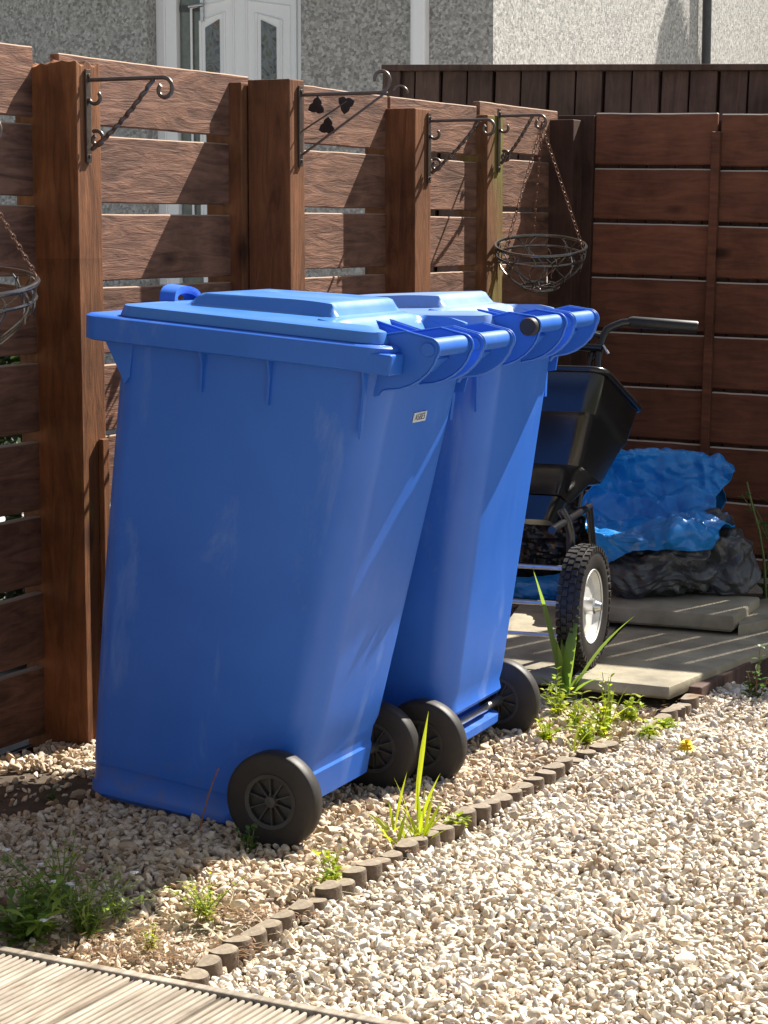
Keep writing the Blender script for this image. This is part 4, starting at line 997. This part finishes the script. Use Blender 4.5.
q0 = Vector((0, 0, 0)); pts = [PD(x, y, 7.1)-o.location for x, y in ((766, 600), (764, 560), (759, 530), (752, 505), (747, 482))]; mb.tube(pts, [.005, .005, .0045, .004, .003], 6); mb.build('stem', M['stem'], o, smooth=60)
# yellow dandelion
o = empty('dandelion', gz_(686, 757)); tag(o, 'single yellow dandelion flower on the gravel', 'flower')
mb = MB(); mb.tube([(0, 0, -.01), (.002, 0, .012), (.001, 0, .026)], .002, 6); mb.build('stem', M['stem'], o); mb = MB()
for r_ in range(5):
    for k in range(16): a = k*2*math.pi/16+r_*.2; e = -.1+.33*r_; leaf(mb, Vector((.001, 0, .026+.002*r_)), Vector((math.cos(a)*math.cos(e), math.sin(a)*math.cos(e), math.sin(e))), .024-.002*r_, .009, n=3)
mb.build('petals', M['petal_y'], o)
# thin dry stalk leaning on the bin
o = empty('dry_stalk', gz_(196, 838)); tag(o, 'thin dark dry stalk standing against the side of the front bin', 'stalk'); mb = MB()
mb.tube([PD(x, y, 4.42)-o.location for x, y in ((200, 828), (207, 800), (213, 782), (219, 768))], [.0022, .0018, .0016, .001], 6)
for k in range(5): c = PD(213+k*1.2, 782-k*3.4, 4.42)-o.location; leaf(mb, c, Vector((random.uniform(-1, 1), -.5, 1)), .010, .003, n=3)
mb.build('stalk', M['redstem'], o)
# dry litter, straws, moss: uncountable
def litter(name, areas, mat, label, n, l, w, flat=.35):
    mb = MB()
    for (px, py, rx, ry, k) in areas:
        c = ground(px, py, .012)
        for i in range(int(n*k)):
            a = random.uniform(0, 6.28); r = math.sqrt(random.random()); p = c+Vector((math.cos(a)*r*rx, math.sin(a)*r*ry, random.uniform(-.002, .010)))
            if mat is M['dry'] and False: continue
            az = random.uniform(0, 6.28); leaf(mb, p, Vector((math.cos(az), math.sin(az), random.uniform(-.1, flat))), l*random.uniform(.4, 1.3), w*random.uniform(.6, 1.3), bend=random.uniform(-.2, .3), n=4, fold=random.uniform(-.5, .5))
    return tag(mb.build(name, mat, smooth=60), label, 'leaf litter', kind='stuff')
litter('dead_leaves', [(150, 950, .20, .07, 1.6), (255, 915, .12, .05, 1.0), (600, 752, .12, .07, .35), (395, 850, .06, .05, .25), (60, 930, .20, .07, .7), (490, 790, .15, .08, .18), (700, 705, .15, .05, .2), (655, 710, .08, .04, .2)], M['dry'], 'curled brown dead leaves and roots caught along the edging', 330, .017, .0036)
litter('straw', [(200, 930, .3, .12, .5), (330, 880, .4, .2, .25), (560, 765, .3, .12, .25), (640, 770, .2, .1, .15), (120, 850, .4, .2, .25)], M['straw'], 'thin pale dry straws scattered over the gravel', 110, .06, .0022, .15)
# orange dead leaf on the short logs, brown leaf by the strap plant
mb = MB(); leaf(mb, ground(688, 697, .055), Vector((1, .3, .1)), .05, .03, bend=.1); o = mb.build('fallen_leaf', M['dry']); tag(o, 'curled orange dead leaf lying on the short log stakes', 'dead leaf', 'single dead leaves')
mb = MB(); leaf(mb, ground(572, 692, .02), Vector((.8, .3, .9)), .085, .03, bend=.5); leaf(mb, ground(582, 715, .02), Vector((.5, -.2, .9)), .07, .04, bend=.3); o = mb.build('fallen_leaf', M['dry']); tag(o, 'withered brown leaf hanging at the base of the strap leaved plant', 'dead leaf', 'single dead leaves')

# bush and tree outside the garden
def tree(name, loc, label, cat, h, prof, n, ll, lw, trunk_r, seed):
    rnd = random.Random(seed); o = empty(name, loc); tag(o, label, cat); mb = MB(); mb.tube([(0, 0, -.05), (.02, 0, h*.3), (0, .02, h*.6), (0, 0, h*.95)], [trunk_r, trunk_r*.8, trunk_r*.5, trunk_r*.1], 8); mb.build('trunk', M['bark'], o, smooth=60)
    mb = MB()
    for i in range(n):
        t = rnd.random(); r = prof(t)*math.sqrt(rnd.random())*(1+.25*noise.noise(Vector((t*5, i*.001, seed)))); a = rnd.uniform(0, 6.28)
        p = Vector((r*math.cos(a), r*math.sin(a), h*t)); dd = Vector((math.cos(a)+rnd.uniform(-.5, .5), math.sin(a)+rnd.uniform(-.5, .5), rnd.uniform(-.3, .9)))
        leaf(mb, p, dd, ll*rnd.uniform(.6, 1.2), lw*rnd.uniform(.6, 1.2), n=2)
    mb.build('crown', M['leaf_tree'], o); return o
tp_ = onplane(668, 14, Vector((hc.x, hc.y, 0)), N); S = Vector((math.sin(SUN_AZ)*math.cos(SUN_EL), math.cos(SUN_AZ)*math.cos(SUN_EL), math.sin(SUN_EL)))
ct = tp_+S*4.6; tree('conifer', (ct.x, ct.y, 0), 'narrow dark conifer standing past the right edge, its shadow on the house', 'tree', ct.z+.02, lambda t: .01+1.1*(1-t) if t > .12 else .05, 16000, .07, .025, .10, 4)
tree('garden_bush', (-1.12, 6.40, 0), 'leafy bush showing through the gaps at the left end of the fence', 'bush', 1.0, lambda t: .26*math.sin(math.pi*min(1, t*.80+.12))+.05, 4500, .06, .03, .03, 6)

# ------------------------------------------------------------ light, sky, camera
w = bpy.data.worlds.new('World'); sc.world = w; w.use_nodes = True; nt = w.node_tree; bg = nt.nodes['Background']
sky = nt.nodes.new('ShaderNodeTexSky'); sky.sky_type = 'NISHITA'; sky.sun_disc = False; sky.sun_elevation = SUN_EL; sky.sun_rotation = SUN_AZ
hsw = nt.nodes.new('ShaderNodeHueSaturation'); hsw.inputs['Saturation'].default_value = .5; nt.links.new(sky.outputs[0], hsw.inputs['Color']); nt.links.new(hsw.outputs[0], bg.inputs[0]); bg.inputs[1].default_value = .056
ld = bpy.data.lights.new('sun', 'SUN'); ld.energy = 5.0; ld.angle = R(.4); ld.color = (1, .94, .84)
lo = bpy.data.objects.new('sun', ld); COL.objects.link(lo); lo.rotation_euler = S.to_track_quat('Z', 'Y').to_euler(); lo.location = (3, 8, 6)
cd = bpy.data.cameras.new('camera'); co = bpy.data.objects.new('camera', cd); COL.objects.link(co); co.location = (0, 0, H); co.rotation_euler = (R(90)-TH, 0, 0)
cd.sensor_fit = 'AUTO'; cd.sensor_width = 36; cd.lens = F/1024*36; cd.clip_end = 1000; cd.clip_start = .05
sc.camera = co
sc.view_settings.view_transform = 'Standard'; sc.view_settings.look = 'None'; sc.view_settings.gamma = 1; sc.view_settings.exposure = 1.2; sc.view_settings.use_curve_mapping = False
